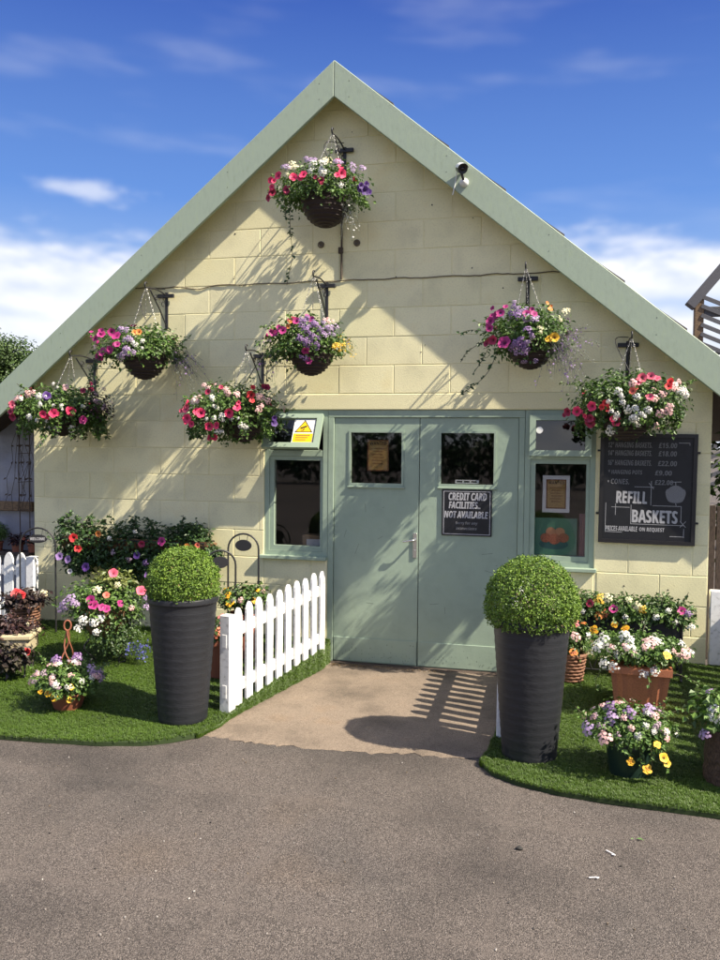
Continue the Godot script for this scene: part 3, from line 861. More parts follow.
func text(parent: Node3D, s: String, x: float, y: float, z: float, w: float, h: float, m: Material, lean := 0.0, thick := false):
	var t := TextMesh.new()
	var f := SystemFont.new()
	f.font_names = PackedStringArray(["Droid Sans"])
	f.font_weight = 700
	t.font = f; t.text = s; t.font_size = 48; t.pixel_size = 0.01; t.depth = 0.02
	t.curve_step = 2.0
	var o := part("lettering", t, m, parent)
	var box := t.get_aabb()
	var k := Vector3(w / box.size.x, h / box.size.y, 0.08)
	var b := Basis(Vector3(k.x, 0, 0), Vector3(lean * k.y, k.y, 0), Vector3(0, 0, k.z))
	o.transform = Transform3D(b, Vector3(x, y, z) - b * box.get_center())
	if thick:                                          # a second pass of the chalk
		var o2 := part("lettering", t, m, parent)
		o2.transform = Transform3D(b, Vector3(x + h * 0.05, y - h * 0.03, z + 0.0004) - b * box.get_center())

func building() -> Node3D:
	var t := thing("gable_building", "cream painted block building with sage green gable boards and double doors", "building")
	rng.seed = 11
	# the masonry behind the block faces, which shows in the joints
	var b := MB.new()
	for r in around_openings(-2.81, 2.81, -0.3, 5.0):
		var p := clip_gable(V2([r[0], r[2], r[1], r[2], r[1], r[3], r[0], r[3]]), 0.115)
		if p.size() > 2: b.prism(p, -0.21, -0.0036)
	var wall := part("wall", b.mesh(), M.cream_mortar, t)
	var tones := []
	for k in 4:
		var m: StandardMaterial3D = M.cream.duplicate()
		var q: float = [1.0, 0.955, 1.03, 0.98][k]
		m.albedo_color = Color(0.86 * q, 0.80 * q, 0.49 * q * (1.0 if k != 1 else 0.97)).linear_to_srgb()
		tones.append(m)
	for n in range(-7, 15):                           # courses, numbered down from the cable line
		var y1 := 3.09 - 0.225 * (n - 1)
		var y0 := 3.09 - 0.225 * n
		for k in range(-8, 8):
			var x0 := maxf(-2.81, k * 0.45 + (0.225 if posmod(n, 2) == 1 else 0.0))
			var x1 := minf(2.81, k * 0.45 + 0.45 + (0.225 if posmod(n, 2) == 1 else 0.0))
			if x1 - x0 < 0.03: continue
			for r in around_openings(x0, x1, y0, y1):
				var j := 0.0030
				var p := clip_gable(V2([r[0] + j, r[2] + j, r[1] - j, r[2] + j, r[1] - j, r[3] - j, r[0] + j, r[3] - j]), 0.12)
				if p.size() < 3: continue
				var lo := p[0]; var hi := p[0]
				for q in p: lo = lo.min(q); hi = hi.max(q)
				if hi.x - lo.x < 0.025 or hi.y - lo.y < 0.025: continue
				b = MB.new()
				b.prism(p, -0.012, rng.randf_range(-0.0012, 0.0012), 0.0028, Transform3D.IDENTITY, false)
				part("block", b.mesh(), tones[rng.randi() % 4], wall)
	b = MB.new()                                       # old screw holes in the blocks
	for q in [Vector2(0.739, 3.648), Vector2(1.058, 3.530), Vector2(1.056, 3.150), Vector2(0.698, 2.567), Vector2(0.667, 2.513), Vector2(0.091, 4.257), Vector2(0.647, 2.169), Vector2(-0.899, 3.509), Vector2(-0.907, 3.142), Vector2(1.295, 2.988), Vector2(0.195, 3.625), Vector2(2.226, 0.744), Vector2(2.537, 0.730), Vector2(0.460, 3.104)]:
		var hr := rng.randf_range(0.004, 0.008)
		b.lathe([Vector2(hr, 0.0), Vector2(hr * 0.9, 0.0008), Vector2(0.001, 0.0009)], 8, Transform3D(Basis(Vector3.RIGHT, PI / 2), Vector3(q.x, q.y, 0.0014)), 0.2)
	part("screw_holes", b.mesh(), M.dark_gap, wall)
	b = MB.new()
	b.bx(-0.779, 2.179, 2.061, 2.189, -0.16, 0.003, 0.006)
	part("lintel", b.mesh(), M.cream_lintel, t)
	# the rest of the shell
	for s in [-1.0, 1.0]:
		b = MB.new()
		var p := V2([s * 2.60, -0.3, s * 2.805, -0.3, s * 2.805, roof_y(s * 2.805, 0.098), s * 2.60, roof_y(s * 2.60, 0.098)])
		if s < 0: p.reverse()
		b.prism(p, -5.2, -0.211)
		part("side_wall", b.mesh(), M.interior, t)
	b = MB.new()
	b.prism(clip_gable(V2([-2.81, -0.3, 2.81, -0.3, 2.81, 5, -2.81, 5]), 0.12), -5.4, -5.201)
	part("back_wall", b.mesh(), M.interior, t)
	b = MB.new()
	b.bx(-2.6, 2.6, -0.25, -0.005, -5.2, -0.02)
	part("floor", b.mesh(), M.interior, t)
	# roof: a deck on each slope, its tile courses, the cream soffit and the barge board
	for s in [-1.0, 1.0]:
		var far: float = RIDGE.x + s * 3.42
		b = MB.new()
		_slope(b, s, 0.0, 3.40, 0.030, 0.100, -5.6, 0.160)
		var deck := part("roof_slope", b.mesh(), M.dark_wood, t)
		var n := 8
		for k in n:                                  # courses of tiles that lap down the slope
			b = MB.new()
			var u0 := 3.44 * k / n
			var u1 := 3.44 * (k + 1) / n + 0.03
			var lift := 0.030 if s > 0 else -0.004
			var q := []
			for e in [[u0, -0.006], [u1, lift]]:
				for d in [0.0, 0.020]:
					q.append(Vector2(RIDGE.x + s * e[0], RIDGE.y - PITCH * e[0] + e[1] - d - 0.004))
			var poly := PackedVector2Array([q[0], q[2], q[3], q[1]]) if s < 0 else PackedVector2Array([q[1], q[3], q[2], q[0]])
			b.prism(poly, -5.7, 0.152, 0.0)
			part("tile_course", b.mesh(), M.roof_tile, deck)
		b = MB.new()
		_slope(b, s, 0.01, 3.38, 0.101, 0.121, 0.004, 0.1645)
		part("soffit", b.mesh(), M.cream_board, t)
		b = MB.new()
		var e := 0.0015
		var poly := PackedVector2Array([Vector2(RIDGE.x + s * e, RIDGE.y - 0.274), Vector2(far, RIDGE.y - 0.274 - PITCH * 3.42), Vector2(far, RIDGE.y - PITCH * 3.42), Vector2(RIDGE.x + s * e, RIDGE.y)])
		if s < 0: poly.reverse()
		b.prism(poly, 0.165, 0.193, 0.004)
		var board := part("barge_board", b.mesh(), M.sage_board, t)
		b = MB.new()                                  # nail heads in pairs down the board
		for k in 5:
			for d in [0.07, 0.19]:
				var u := 0.12 + k * 0.76
				b.lathe([Vector2(0.0035, 0.0), Vector2(0.003, 0.001), Vector2(0.001, 0.002)], 8, Transform3D(Basis(Vector3.RIGHT, PI / 2), Vector3(RIDGE.x + s * u, roof_y(RIDGE.x + s * u, d), 0.193)))
		part("nails", b.mesh(), M.dark_gap, board)
	# door frame, doors
	b = MB.new()
	b.bx(-0.089, -0.040, 0.0, 2.0, -0.11, -0.010, 0.003); b.bx(1.435, 1.479, 0.0, 2.0, -0.11, -0.010, 0.003); b.bx(-0.089, 1.479, 2.0005, 2.059, -0.11, -0.010, 0.003)
	part("door_frame", b.mesh(), M.sage, t)
	for k in 2:
		var o: Array = [[-0.0365, 0.6585, 0.014, 1.997], [0.6645, 1.4315, 0.014, 1.997]][k]
		var h: Array = [[0.097, 0.521, 1.470, 1.884], [0.829, 1.248, 1.476, 1.884]][k]
		b = MB.new()
		b.ring(o, h, -0.068, -0.024)
		var door := part("door", b.mesh(), M.sage, t)
		b = MB.new()
		b.ring([h[0] - 0.014, h[1] + 0.014, h[2] - 0.020, h[3] + 0.014], [h[0] + 0.004, h[1] - 0.004, h[2] + 0.004, h[3] - 0.004], -0.0235, -0.016)
		part("glazing_bead", b.mesh(), M.sage, door)
		b = MB.new()
		b.bx(h[0] - 0.024, h[1] + 0.024, h[2] - 0.034, h[2] - 0.0205, -0.0235, -0.006, 0.003)
		part("drip_bead", b.mesh(), M.sage, door)
		b = MB.new()
		b.bx(h[0] - 0.003, h[1] + 0.003, h[2] - 0.003, h[3] + 0.003, -0.048, -0.044)
		part("pane", b.mesh(), M.glass, door)
		b = MB.new()
		b.bx(o[0] + 0.004, o[1] - 0.004, 0.022, 0.214, -0.0235, -0.015, 0.003)
		part("kick_board", b.mesh(), M.sage, door)
		b = MB.new()                                  # scuffs and drips in the paint
		for q in 46:
			var sx: float = rng.randf_range(o[0] + 0.03, o[1] - 0.03)
			var sy := 0.03 + absf(rng.randfn()) * 0.07
			if sy > 0.20: continue
			b.bx(sx, sx + rng.randf_range(0.0015, 0.004), sy, sy + rng.randf_range(0.004, 0.016), -0.0149, -0.0144)
		for q in 7:
			var sx: float = rng.randf_range(o[0] + 0.08, o[1] - 0.15)
			var sy := rng.randf_range(0.45, 1.38)
			b.box(Transform3D(Basis(Vector3.BACK, rng.randfn() * 0.25 + (0.0 if q % 2 == 0 else 1.4)), Vector3(sx, sy, -0.0238)), Vector3(rng.randf_range(0.015, 0.09), 0.0022, 0.0006))
		part("scuffs", b.mesh(), M.scuff, door)
		if k == 0:
			b = MB.new()
			b.bx(0.617, 0.649, 0.885, 1.083, -0.0235, -0.014, 0.004)
			b.lathe([Vector2(0.006, 0.0), Vector2(0.006, 0.004), Vector2(0.001, 0.004)], 12, Transform3D(Basis(Vector3.RIGHT, PI / 2), Vector3(0.633, 0.945, -0.0165)))
			var plate := part("lock_plate", b.mesh(), M.steel, door)
			b = MB.new()
			b.tube([Vector3(0.633, 1.030, -0.014), Vector3(0.633, 1.030, 0.022), Vector3(0.622, 1.029, 0.032), Vector3(0.575, 1.022, 0.033), Vector3(0.545, 1.016, 0.028)], [0.010, 0.009, 0.0085, 0.008, 0.007], 10)
			part("lever", b.mesh(), M.steel, plate)
	b = MB.new()
	b.bx(-0.089, 1.479, -0.02, 0.012, -0.12, 0.05, 0.006)
	part("threshold", b.mesh(), M.dark_wood, t)
	# windows: a frame, a fixed light below and a top-hung light above
	for k in 2:
		var x0: float = [-0.634, 1.4815][k]
		var x1: float = [-0.0905, 2.004][k]
		b = MB.new()
		b.ring([x0, x1, 0.866, 2.059], [x0 + 0.040, x1 - 0.040, 0.902, 2.020], -0.11, -0.012)
		var win := part("window", b.mesh(), M.sage, t)
		b = MB.new()
		b.bx(x0 + 0.0405, x1 - 0.0405, 1.682, 1.732, -0.10, -0.014, 0.003)
		part("transom", b.mesh(), M.sage, win)
		b = MB.new()
		b.ring([x0 + 0.041, x1 - 0.041, 0.903, 1.681], [x0 + 0.080, x1 - 0.066, 0.945, 1.650], -0.075, -0.022)
		part("fixed_light", b.mesh(), M.sage, win)
		b = MB.new()
		b.bx(x0 + 0.077, x1 - 0.063, 0.942, 1.653, -0.050, -0.046)
		part("pane", b.mesh(), M.glass, win)
		b = MB.new()
		b.bx(x0 - 0.028, x1 + (0.0 if k == 0 else 0.020), 0.836, 0.8655, -0.11, 0.042, 0.004)
		part("sill", b.mesh(), M.sage, win)
		var hinge := Transform3D(Basis(Vector3.RIGHT, deg_to_rad([-29.0, -5.0][k])), Vector3((x0 + x1) * 0.5, 2.018, -0.006))
		var w := (x1 - x0) * 0.5 - 0.034
		b = MB.new()
		b.ring([-w, w, -0.312, 0.0], [-w + 0.045, w - 0.045, -0.268, -0.040], -0.012, 0.026)
		var vent := part("vent_light", b.mesh(), M.sage, win)
		vent.transform = hinge
		b = MB.new()
		b.bx(-w + 0.043, w - 0.043, -0.270, -0.038, 0.004, 0.008)
		var pane := part("vent_pane", b.mesh(), M.glass, win)
		pane.transform = hinge
		if k == 0:
			b = MB.new()
			b.tube([Vector3(x1 - 0.06, 1.735, -0.03), Vector3(x1 - 0.062, 1.745, 0.115)], 0.004, 6)
			part("window_stay", b.mesh(), M.steel, win)
	return t

# a slab that follows one roof slope, u metres out from the ridge, between two drops below the barge line
func _slope(b: MB, s: float, u0: float, u1: float, d0: float, d1: float, z0: float, z1: float):
	var p := PackedVector2Array([Vector2(RIDGE.x + s * u0, RIDGE.y - PITCH * u0 - d1), Vector2(RIDGE.x + s * u1, RIDGE.y - PITCH * u1 - d1), Vector2(RIDGE.x + s * u1, RIDGE.y - PITCH * u1 - d0), Vector2(RIDGE.x + s * u0, RIDGE.y - PITCH * u0 - d0)])
	if s < 0: p.reverse()
	b.prism(p, z0, z1)


# ------------------------------------------------------------------ things fixed to the wall and the windows
func wall_fittings():
	# cable along the bed joint, the pipe below the top basket, two vents
	var b := MB.new()
	rng.seed = 5
	var pts := []
	for k in 90:
		var x := -1.86 + k * 0.0420
		pts.append(Vector3(x, 3.092 + 0.004 * sin(k * 0.7) + rng.randf_range(-0.003, 0.003) - (0.022 * exp(-pow((x + 1.25) * 9.0, 2.0))), 0.0055 + 0.002 * sin(k * 1.3)))
	b.tube(pts, 0.0042, 5)
	tag(part("wall_cable", b.mesh(), M.cable, self), "thin brown cable running level along a joint of the cream gable wall", "cable")
	var t := thing("wall_pipe", "thin brown upright pipe with a clip below the highest hanging basket", "pipe", Vector3(0.016, 3.10, 0.0))
	b = MB.new()
	b.tube([Vector3(0, 0, 0.010), Vector3(0, 0.43, 0.010), Vector3(0.004, 0.62, 0.012)], 0.008, 8)
	part("pipe", b.mesh(), M.dry_stem, t)
	b = MB.new()
	b.bx(-0.026, 0.012, 0.205, 0.255, 0.001, 0.022, 0.004)
	part("clip", b.mesh(), M.dry_stem, t)
	for k in 2:
		b = MB.new()
		b.lathe([Vector2(0.027, 0.0), Vector2(0.027, 0.008), Vector2(0.022, 0.014), Vector2(0.016, 0.014), Vector2(0.012, 0.006), Vector2(0.001, 0.006)], 20)
		var o := part("wall_vent_cap", b.mesh(), M.cable, self)
		o.transform = Transform3D(Basis(Vector3.RIGHT, PI / 2), Vector3([-0.158, 0.140][k], 3.385, 0.0))
		tag(o, "small round dark cap in the cream wall %s the brown upright pipe" % ["left of", "right of"][k], "vent cap", "round caps on the gable wall")
	# security camera on the barge board
	t = thing("security_camera", "small dark and white security camera on the sage gable board", "camera", Vector3(1.010, 3.74, 0.1935))
	b = MB.new()
	b.lathe([Vector2(0.034, 0.0), Vector2(0.034, 0.012), Vector2(0.026, 0.030), Vector2(0.012, 0.042), Vector2(0.001, 0.045)], 20, Transform3D(Basis(Vector3.RIGHT, PI / 2), Vector3(0, 0, 0)))
	part("mount", b.mesh(), M.camera_white, t)
	b = MB.new()
	b.tube([Vector3(0, 0.01, 0.035), Vector3(-0.008, 0.035, 0.055), Vector3(-0.012, 0.055, 0.058)], 0.010, 8)
	part("neck", b.mesh(), M.black_frame, t)
	var aim := facing(Vector3(0.28, -0.36, 0.9))
	b = MB.new()
	b.lathe([Vector2(0.002, -0.05), Vector2(0.032, -0.05), Vector2(0.036, -0.045), Vector2(0.036, 0.062), Vector2(0.036, 0.062), Vector2(0.030, 0.062), Vector2(0.030, 0.050), Vector2(0.002, 0.050)], 24, Transform3D(aim, Vector3(-0.014, 0.088, 0.062)))
	var body := part("body", b.mesh(), M.black_frame, t)
	b = MB.new()
	b.lathe([Vector2(0.016, 0.0505), Vector2(0.012, 0.058), Vector2(0.001, 0.060)], 16, Transform3D(aim, Vector3(-0.014, 0.088, 0.062)))
	part("lens", b.mesh(), M.lens, body)
	b = MB.new()
	for k in 9:
		var a0 := PI * (0.05 + 0.9 * k / 9.0); var a1 := PI * (0.05 + 0.9 * (k + 1) / 9.0)
		var x := Transform3D(aim, Vector3(-0.014, 0.088, 0.062))
		var up := aim.inverse() * Vector3.UP
		var ax := Vector3(up.x, 0, up.z).normalized()
		var ay := Vector3.UP.cross(ax)
		var p0 := (ax * sin(a0) + ay * cos(a0)) * 0.040; var p1 := (ax * sin(a1) + ay * cos(a1)) * 0.040
		b.quad(x * (p0 + Vector3(0, -0.045, 0)), x * (p1 + Vector3(0, -0.045, 0)), x * (p1 + Vector3(0, 0.082, 0)), x * (p0 + Vector3(0, 0.082, 0)))
	part("sun_hood", b.mesh(), M.camera_white, t)
	b = MB.new()
	b.tube([Vector3(-0.030, 0.085, 0.03), Vector3(-0.055, 0.075, 0.012), Vector3(-0.065, 0.0, 0.006), Vector3(-0.085, -0.085, 0.004)], 0.004, 6)
	part("lead", b.mesh(), M.camera_white, t)

	# price blackboard
	t = thing("price_board", "black chalk price board with a black frame on the cream wall", "chalkboard", Vector3(2.373, 1.475, 0.0))
	t.rotation.z = -0.008
	b = MB.new()
	b.bx(-0.318, 0.318, -0.385, 0.385, 0.004, 0.020)
	part("panel", b.mesh(), M.chalkboard, t)
	b = MB.new()
	b.ring([-0.340, 0.340, -0.408, 0.408], [-0.312, 0.312, -0.380, 0.380], 0.003, 0.032)
	part("frame", b.mesh(), M.black_frame, t)
	for k in 4:
		b = MB.new()
		b.bx([-0.36, -0.36, 0.340, 0.340][k], [-0.340, -0.340, 0.362, 0.362][k], [0.27, -0.20, 0.265, -0.25][k], [0.285, -0.185, 0.28, -0.235][k], 0.002, 0.014, 0.002)
		part("fixing", b.mesh(), M.black_frame, t)
	var z := 0.0208
	for e in [["12\" HANGING BASKETS.", -0.130, 0.322, 0.31, 0.040], ["14\" HANGING BASKETS.", -0.130, 0.262, 0.31, 0.040], ["16\" HANGING BASKETS.", -0.130, 0.190, 0.31, 0.040],
			["£15.00", 0.135, 0.322, 0.125, 0.038], ["£18.00", 0.135, 0.262, 0.125, 0.038], ["£22.00", 0.135, 0.190, 0.130, 0.038], ["£22.00", 0.115, 0.050, 0.125, 0.036]]:
		text(t, e[0], e[1], e[2], z, e[3], e[4], M.faint_chalk, 0.08)
	text(t, "* HANGING POTS", -0.160, 0.122, z, 0.24, 0.032, M.faint_chalk, 0.08)
	text(t, "£9.00", 0.110, 0.120, z, 0.115, 0.036, M.faint_chalk, 0.08)
	text(t, "• CONES.", -0.205, 0.050, z, 0.155, 0.040, M.mid_chalk, 0.05)
	text(t, "REFILL", -0.110, -0.064, z, 0.215, 0.088, M.chalk, 0.03, true)
	text(t, "BASKETS", 0.055, -0.202, z, 0.315, 0.092, M.chalk, 0.0, true)
	text(t, "PRICES AVAILABLE", -0.175, -0.300, z, 0.225, 0.036, M.chalk, 0.05)
	text(t, "ON REQUEST", 0.040, -0.303, z, 0.175, 0.034, M.chalk, 0.05)
	b = MB.new()                                       # chalk rules and the little basket drawn beside the words
	for e in [[-0.09, 0.014, 0.05, 0.014], [0.028, 0.06, 0.028, -0.12], [-0.25, -0.14, -0.12, -0.14], [-0.29, -0.11, -0.29, -0.33], [-0.11, -0.12, -0.11, -0.262], [-0.11, -0.262, 0.26, -0.262],
			[0.04, -0.122, 0.24, -0.122], [0.24, -0.122, 0.24, -0.24], [0.165, -0.345, 0.265, -0.345], [0.262, -0.285, 0.262, -0.352], [0.21, 0.342, 0.285, 0.342], [0.285, 0.342, 0.285, 0.325], [-0.29, -0.325, -0.17, -0.327],
			[-0.22, -0.115, -0.22, -0.20], [0.01, 0.045, 0.045, 0.0], [0.235, -0.23, 0.275, -0.275], [0.275, -0.23, 0.235, -0.275], [0.16, 0.055, 0.235, 0.058], [0.196, 0.055, 0.198, 0.03], [0.20, -0.10, 0.205, -0.118]]:
		var a := Vector3(e[0], e[1], 0.0206); var d := Vector3(e[2], e[3], 0.0206)
		var s := (d - a).normalized().cross(Vector3.BACK) * 0.0016
		b.quad(a - s, d - s, d + s, a + s)
	part("chalk_rules", b.mesh(), M.chalk, t)
	b = MB.new()
	var heart := PackedVector2Array()
	for k in 24:
		var a := TAU * k / 24.0
		heart.push_back(Vector2(0.198 + cos(a) * 0.070, -0.030 + sin(a) * (0.052 if sin(a) > 0 else 0.078) + (0.010 * absf(cos(a * 2.0)))))
	b.prism(heart, 0.0201, 0.0207)
	part("chalk_drawing", b.mesh(), M.mid_chalk, t)

	# card sign on the right-hand door
	t = thing("chalk_sign", "small black chalk sign about credit cards on the sage green door", "sign", Vector3(1.041, 1.257, -0.0235))
	b = MB.new()
	b.bx(-0.196, 0.196, -0.181, 0.181, 0.0, 0.012, 0.003)
	part("panel", b.mesh(), M.chalkboard, t)
	b = MB.new()
	b.ring([-0.183, 0.183, -0.170, 0.170], [-0.178, 0.178, -0.165, 0.165], 0.0115, 0.0126)
	part("chalk_border", b.mesh(), M.chalk, t)
	for e in [["CREDIT CARD", 0.004, 0.128, 0.295, 0.058], ["FACILITIES..", -0.016, 0.060, 0.245, 0.054], ["NOT AVAILABLE", -0.006, -0.014, 0.335, 0.052]]:
		text(t, e[0], e[1], e[2], 0.0130, e[3], e[4], M.chalk, 0.10, true)
	text(t, "Sorry for any", 0.0, -0.083, 0.0130, 0.170, 0.030, M.faint_chalk, 0.08)
	text(t, "inconvenience", 0.0, -0.122, 0.0130, 0.160, 0.024, M.faint_chalk, 0.05)

	# notices behind the glass
	for k in 2:
		t = thing("wanted_poster", ["parchment coloured wanted poster in the left-hand door's pane, without a white border", "parchment coloured wanted poster with a white border in the window beside the price board"][k], "poster", [Vector3(0.318, 1.697, -0.052), Vector3(1.718, 1.418, -0.054)][k])
		var w: float = [0.176, 0.150][k]
		var h: float = [0.250, 0.225][k]
		if k == 1:
			b = MB.new()
			b.bx(-0.101, 0.101, -0.142, 0.142, -0.0030, -0.0010)
			part("border", b.mesh(), M.paper, t)
		b = MB.new()
		b.bx(-w / 2, w / 2, -h / 2, h / 2, -0.0009, 0.0)
		part("sheet", b.mesh(), M.parchment, t)
		b = MB.new()
		b.ring([-w / 2, w / 2, -h / 2, h / 2], [-w / 2 + 0.011, w / 2 - 0.009, -h / 2 + 0.009, h / 2 - 0.010], 0.0002, 0.0006)
		part("singed_edge", b.mesh(), M.parchment_edge, t)
		text(t, "WANTED", 0.0, h * 0.39, 0.0012, w * 0.78, h * 0.10, M.ink)
		b = MB.new()
		for q in 6: b.bx(-w * (0.30 if q % 2 == 0 else 0.24), w * (0.28 if q % 3 == 0 else 0.22), h * (0.22 - q * 0.095) - 0.003, h * (0.22 - q * 0.095) + 0.003, 0.0002, 0.0007)
		part("print_lines", b.mesh(), M.parchment_edge, t)
	t = thing("paper_slip", "narrow white paper slip at the foot of the right-hand door's pane", "paper", Vector3(1.035, 1.499, -0.056))
	b = MB.new()
	b.bx(-0.092, 0.092, -0.014, 0.014, -0.001, 0.0)
	part("slip", b.mesh(), M.paper, t)
	b = MB.new()
	for q in 3: b.bx(-0.08 + q * 0.056, -0.035 + q * 0.056, -0.007, 0.006, 0.0001, 0.0006)
	part("print_lines", b.mesh(), M.sign_black, t)
	t = thing("fruit_print", "print of peaches in a dark bowl low in the window beside the price board", "picture", Vector3(1.718, 1.092, -0.056))
	b = MB.new()
	b.bx(-0.176, 0.160, -0.142, 0.142, -0.004, 0.0)
	part("sheet", b.mesh(), M.print_green, t)
	b = MB.new()
	var el := PackedVector2Array()
	for k in 24: el.push_back(Vector2(-0.012 + cos(TAU * k / 24.0) * 0.110, -0.060 + sin(TAU * k / 24.0) * 0.040))
	b.prism(el, 0.0002, 0.0008)
	part("bowl", b.mesh(), M.print_plate, t)
	for e in [[-0.072, -0.012, 0.040], [0.062, -0.010, 0.040], [-0.005, -0.020, 0.046], [-0.034, 0.036, 0.037], [0.034, 0.036, 0.037]]:
		b = MB.new()
		el = PackedVector2Array()
		for k in 20: el.push_back(Vector2(e[0] + cos(TAU * k / 20.0) * e[2], e[1] + sin(TAU * k / 20.0) * e[2] * 0.9))
		b.prism(el, 0.0009, 0.0016 + e[2] * 0.01)
		part("peach", b.mesh(), M.print_peach if e[1] < 0 else M.print_peach_light, t)
	b = MB.new()                                       # folded pink curtain beside it
	for k in 8:
		var x0 := 1.893 + k * 0.006; var x1 := x0 + 0.006
		b.quad(Vector3(x0, 0.93, -0.085 + 0.012 * (k % 2)), Vector3(x1, 0.93, -0.085 + 0.012 * ((k + 1) % 2)), Vector3(x1, 1.27, -0.085 + 0.010 * ((k + 1) % 2)), Vector3(x0, 1.27, -0.085 + 0.010 * (k % 2)))
	tag(part("curtain", b.mesh(), M.pink_cloth, self), "strip of folded pink curtain beside the fruit print in the window", "curtain")
	b = MB.new()
	b.lathe([Vector2(0.026, 0.0), Vector2(0.025, 0.0015), Vector2(0.001, 0.0015)], 20)
	var st := part("round_sticker", b.mesh(), M.sign_white, self)
	st.transform = Transform3D(Basis(Vector3.RIGHT, PI / 2 - deg_to_rad(5)), Vector3(1.588, 1.905, 0.0125))
	tag(st, "round white sticker on the small upper pane beside the price board", "sticker")
	# warning sign inside the open upper light
	t = thing("warning_sign", "white sign with a yellow warning triangle in the open window light", "sign", Vector3(-0.3623, 2.018, -0.006))
	t.rotation.x = deg_to_rad(-29.0)
	b = MB.new()
	b.bx(0.004, 0.182, -0.263, -0.045, 0.009, 0.011)
	part("panel", b.mesh(), M.sign_white, t)
	b = MB.new()
	b.bx(0.012, 0.174, -0.257, -0.178, 0.0112, 0.0120)
	part("caption_panel", b.mesh(), M.sign_yellow, t)
	b = MB.new()
	b.prism(V2([0.016, -0.168, 0.170, -0.168, 0.093, -0.052]), 0.0112, 0.0118)
	part("triangle_border", b.mesh(), M.sign_black, t)
	b = MB.new()
	b.prism(V2([0.030, -0.161, 0.156, -0.161, 0.093, -0.066]), 0.0119, 0.0124)
	part("triangle", b.mesh(), M.sign_yellow, t)
	b = MB.new()
	b.prism(V2([0.066, -0.138, 0.118, -0.117, 0.112, -0.104, 0.060, -0.126]), 0.0125, 0.0130)
	b.prism(V2([0.086, -0.150, 0.094, -0.150, 0.098, -0.132, 0.090, -0.132]), 0.01252, 0.01302)
	b.prism(V2([0.070, -0.153, 0.090, -0.153, 0.090, -0.147, 0.070, -0.147]), 0.01254, 0.01304)
	part("camera_symbol", b.mesh(), M.sign_black, t)
	b = MB.new()
	for q in 3: b.bx(0.034, 0.152 - q * 0.016, -0.200 - q * 0.020, -0.193 - q * 0.020, 0.0121, 0.0125)
	part("print_lines", b.mesh(), M.dull_terracotta, t)
	t = thing("cardboard_box", "pale cardboard box standing inside the lower left-hand window", "box", Vector3(-0.26, 0.90, -0.24))
	b = MB.new()
	b.bx(-0.10, 0.14, -0.30, 0.115, -0.1, 0.06, 0.003)
	part("box_body", b.mesh(), M.cardboard, t)
	b = MB.new()
	b.bx(-0.06, 0.10, 0.02, 0.085, 0.0602, 0.0612)
	part("box_label", b.mesh(), M.paper, t)


# ------------------------------------------------------------------ picket fences
func picket_fence(a: Vector3, e: Vector3, count: int, high: float, wide: float, side: float, label: String, posts: Array, group := "white picket fences"):
	var d := e - a
	var run := Vector2(d.x, d.z).length()
	var t := thing("picket_fence", label, "fence", a, atan2(-d.z, d.x), group)
	rng.seed = hash(label)
	var slope := d.y / run
	var tilt := Basis(Vector3.BACK, atan(slope))
	for f in [0.20, 0.76]:
		var b := MB.new()
		b.box(Transform3D(tilt, Vector3(run * 0.5, slope * run * 0.5 + high * f, -side * 0.012)), Vector3(run, 0.080, 0.022), 0.003)
		part("rail", b.mesh(), M.white_paint, t)
	var outline := PackedVector2Array([Vector2(-wide / 2, 0), Vector2(wide / 2, 0), Vector2(wide / 2, high - wide * 0.95), Vector2(wide * 0.46, high - wide * 0.62), Vector2(wide * 0.34, high - wide * 0.30), Vector2(wide * 0.16, high - wide * 0.06), Vector2(0, high), Vector2(-wide * 0.16, high - wide * 0.06), Vector2(-wide * 0.34, high - wide * 0.30), Vector2(-wide * 0.46, high - wide * 0.62), Vector2(-wide / 2, high - wide * 0.95)])
	var b := MB.new()
	b.prism(outline, -0.009, 0.009, 0.002)
	var pm := b.mesh()
	b = MB.new()
	for f in [0.20, 0.76]:
		for dx in [-0.018, 0.018]: b.bx(dx - 0.002, dx + 0.002, high * f - 0.002, high * f + 0.002, 0.0, 0.002, 0.0005)
	var nail_mesh := b.mesh()
	for k in count:
		var x := run * (k + 0.5) / count
		var p := part("picket", pm, M.white_paint, t)
		p.transform = Transform3D(Basis(Vector3.BACK, rng.randf_range(-0.012, 0.012)), Vector3(x + rng.randf_range(-0.003, 0.003), slope * x + rng.randf_range(-0.006, 0.006), side * 0.0085))
		var nails := part("nails", nail_mesh, M.cable, p)
		nails.position.z = 0.009 if side > 0 else -0.011
	for x in posts:
		b = MB.new()
		b.bx(x - 0.038, x + 0.038, -0.06, high * 0.955, -0.038, 0.038, 0.004)
		var post := part("post", b.mesh(), M.white_paint, t)
		for y in [0.10, 0.43]:
			b = MB.new()
			b.bx(x - 0.042, x - 0.0383, y, y + 0.085, -0.016, 0.016, 0.001)
			part("fixing_plate", b.mesh(), M.white_paint, post)
	return t


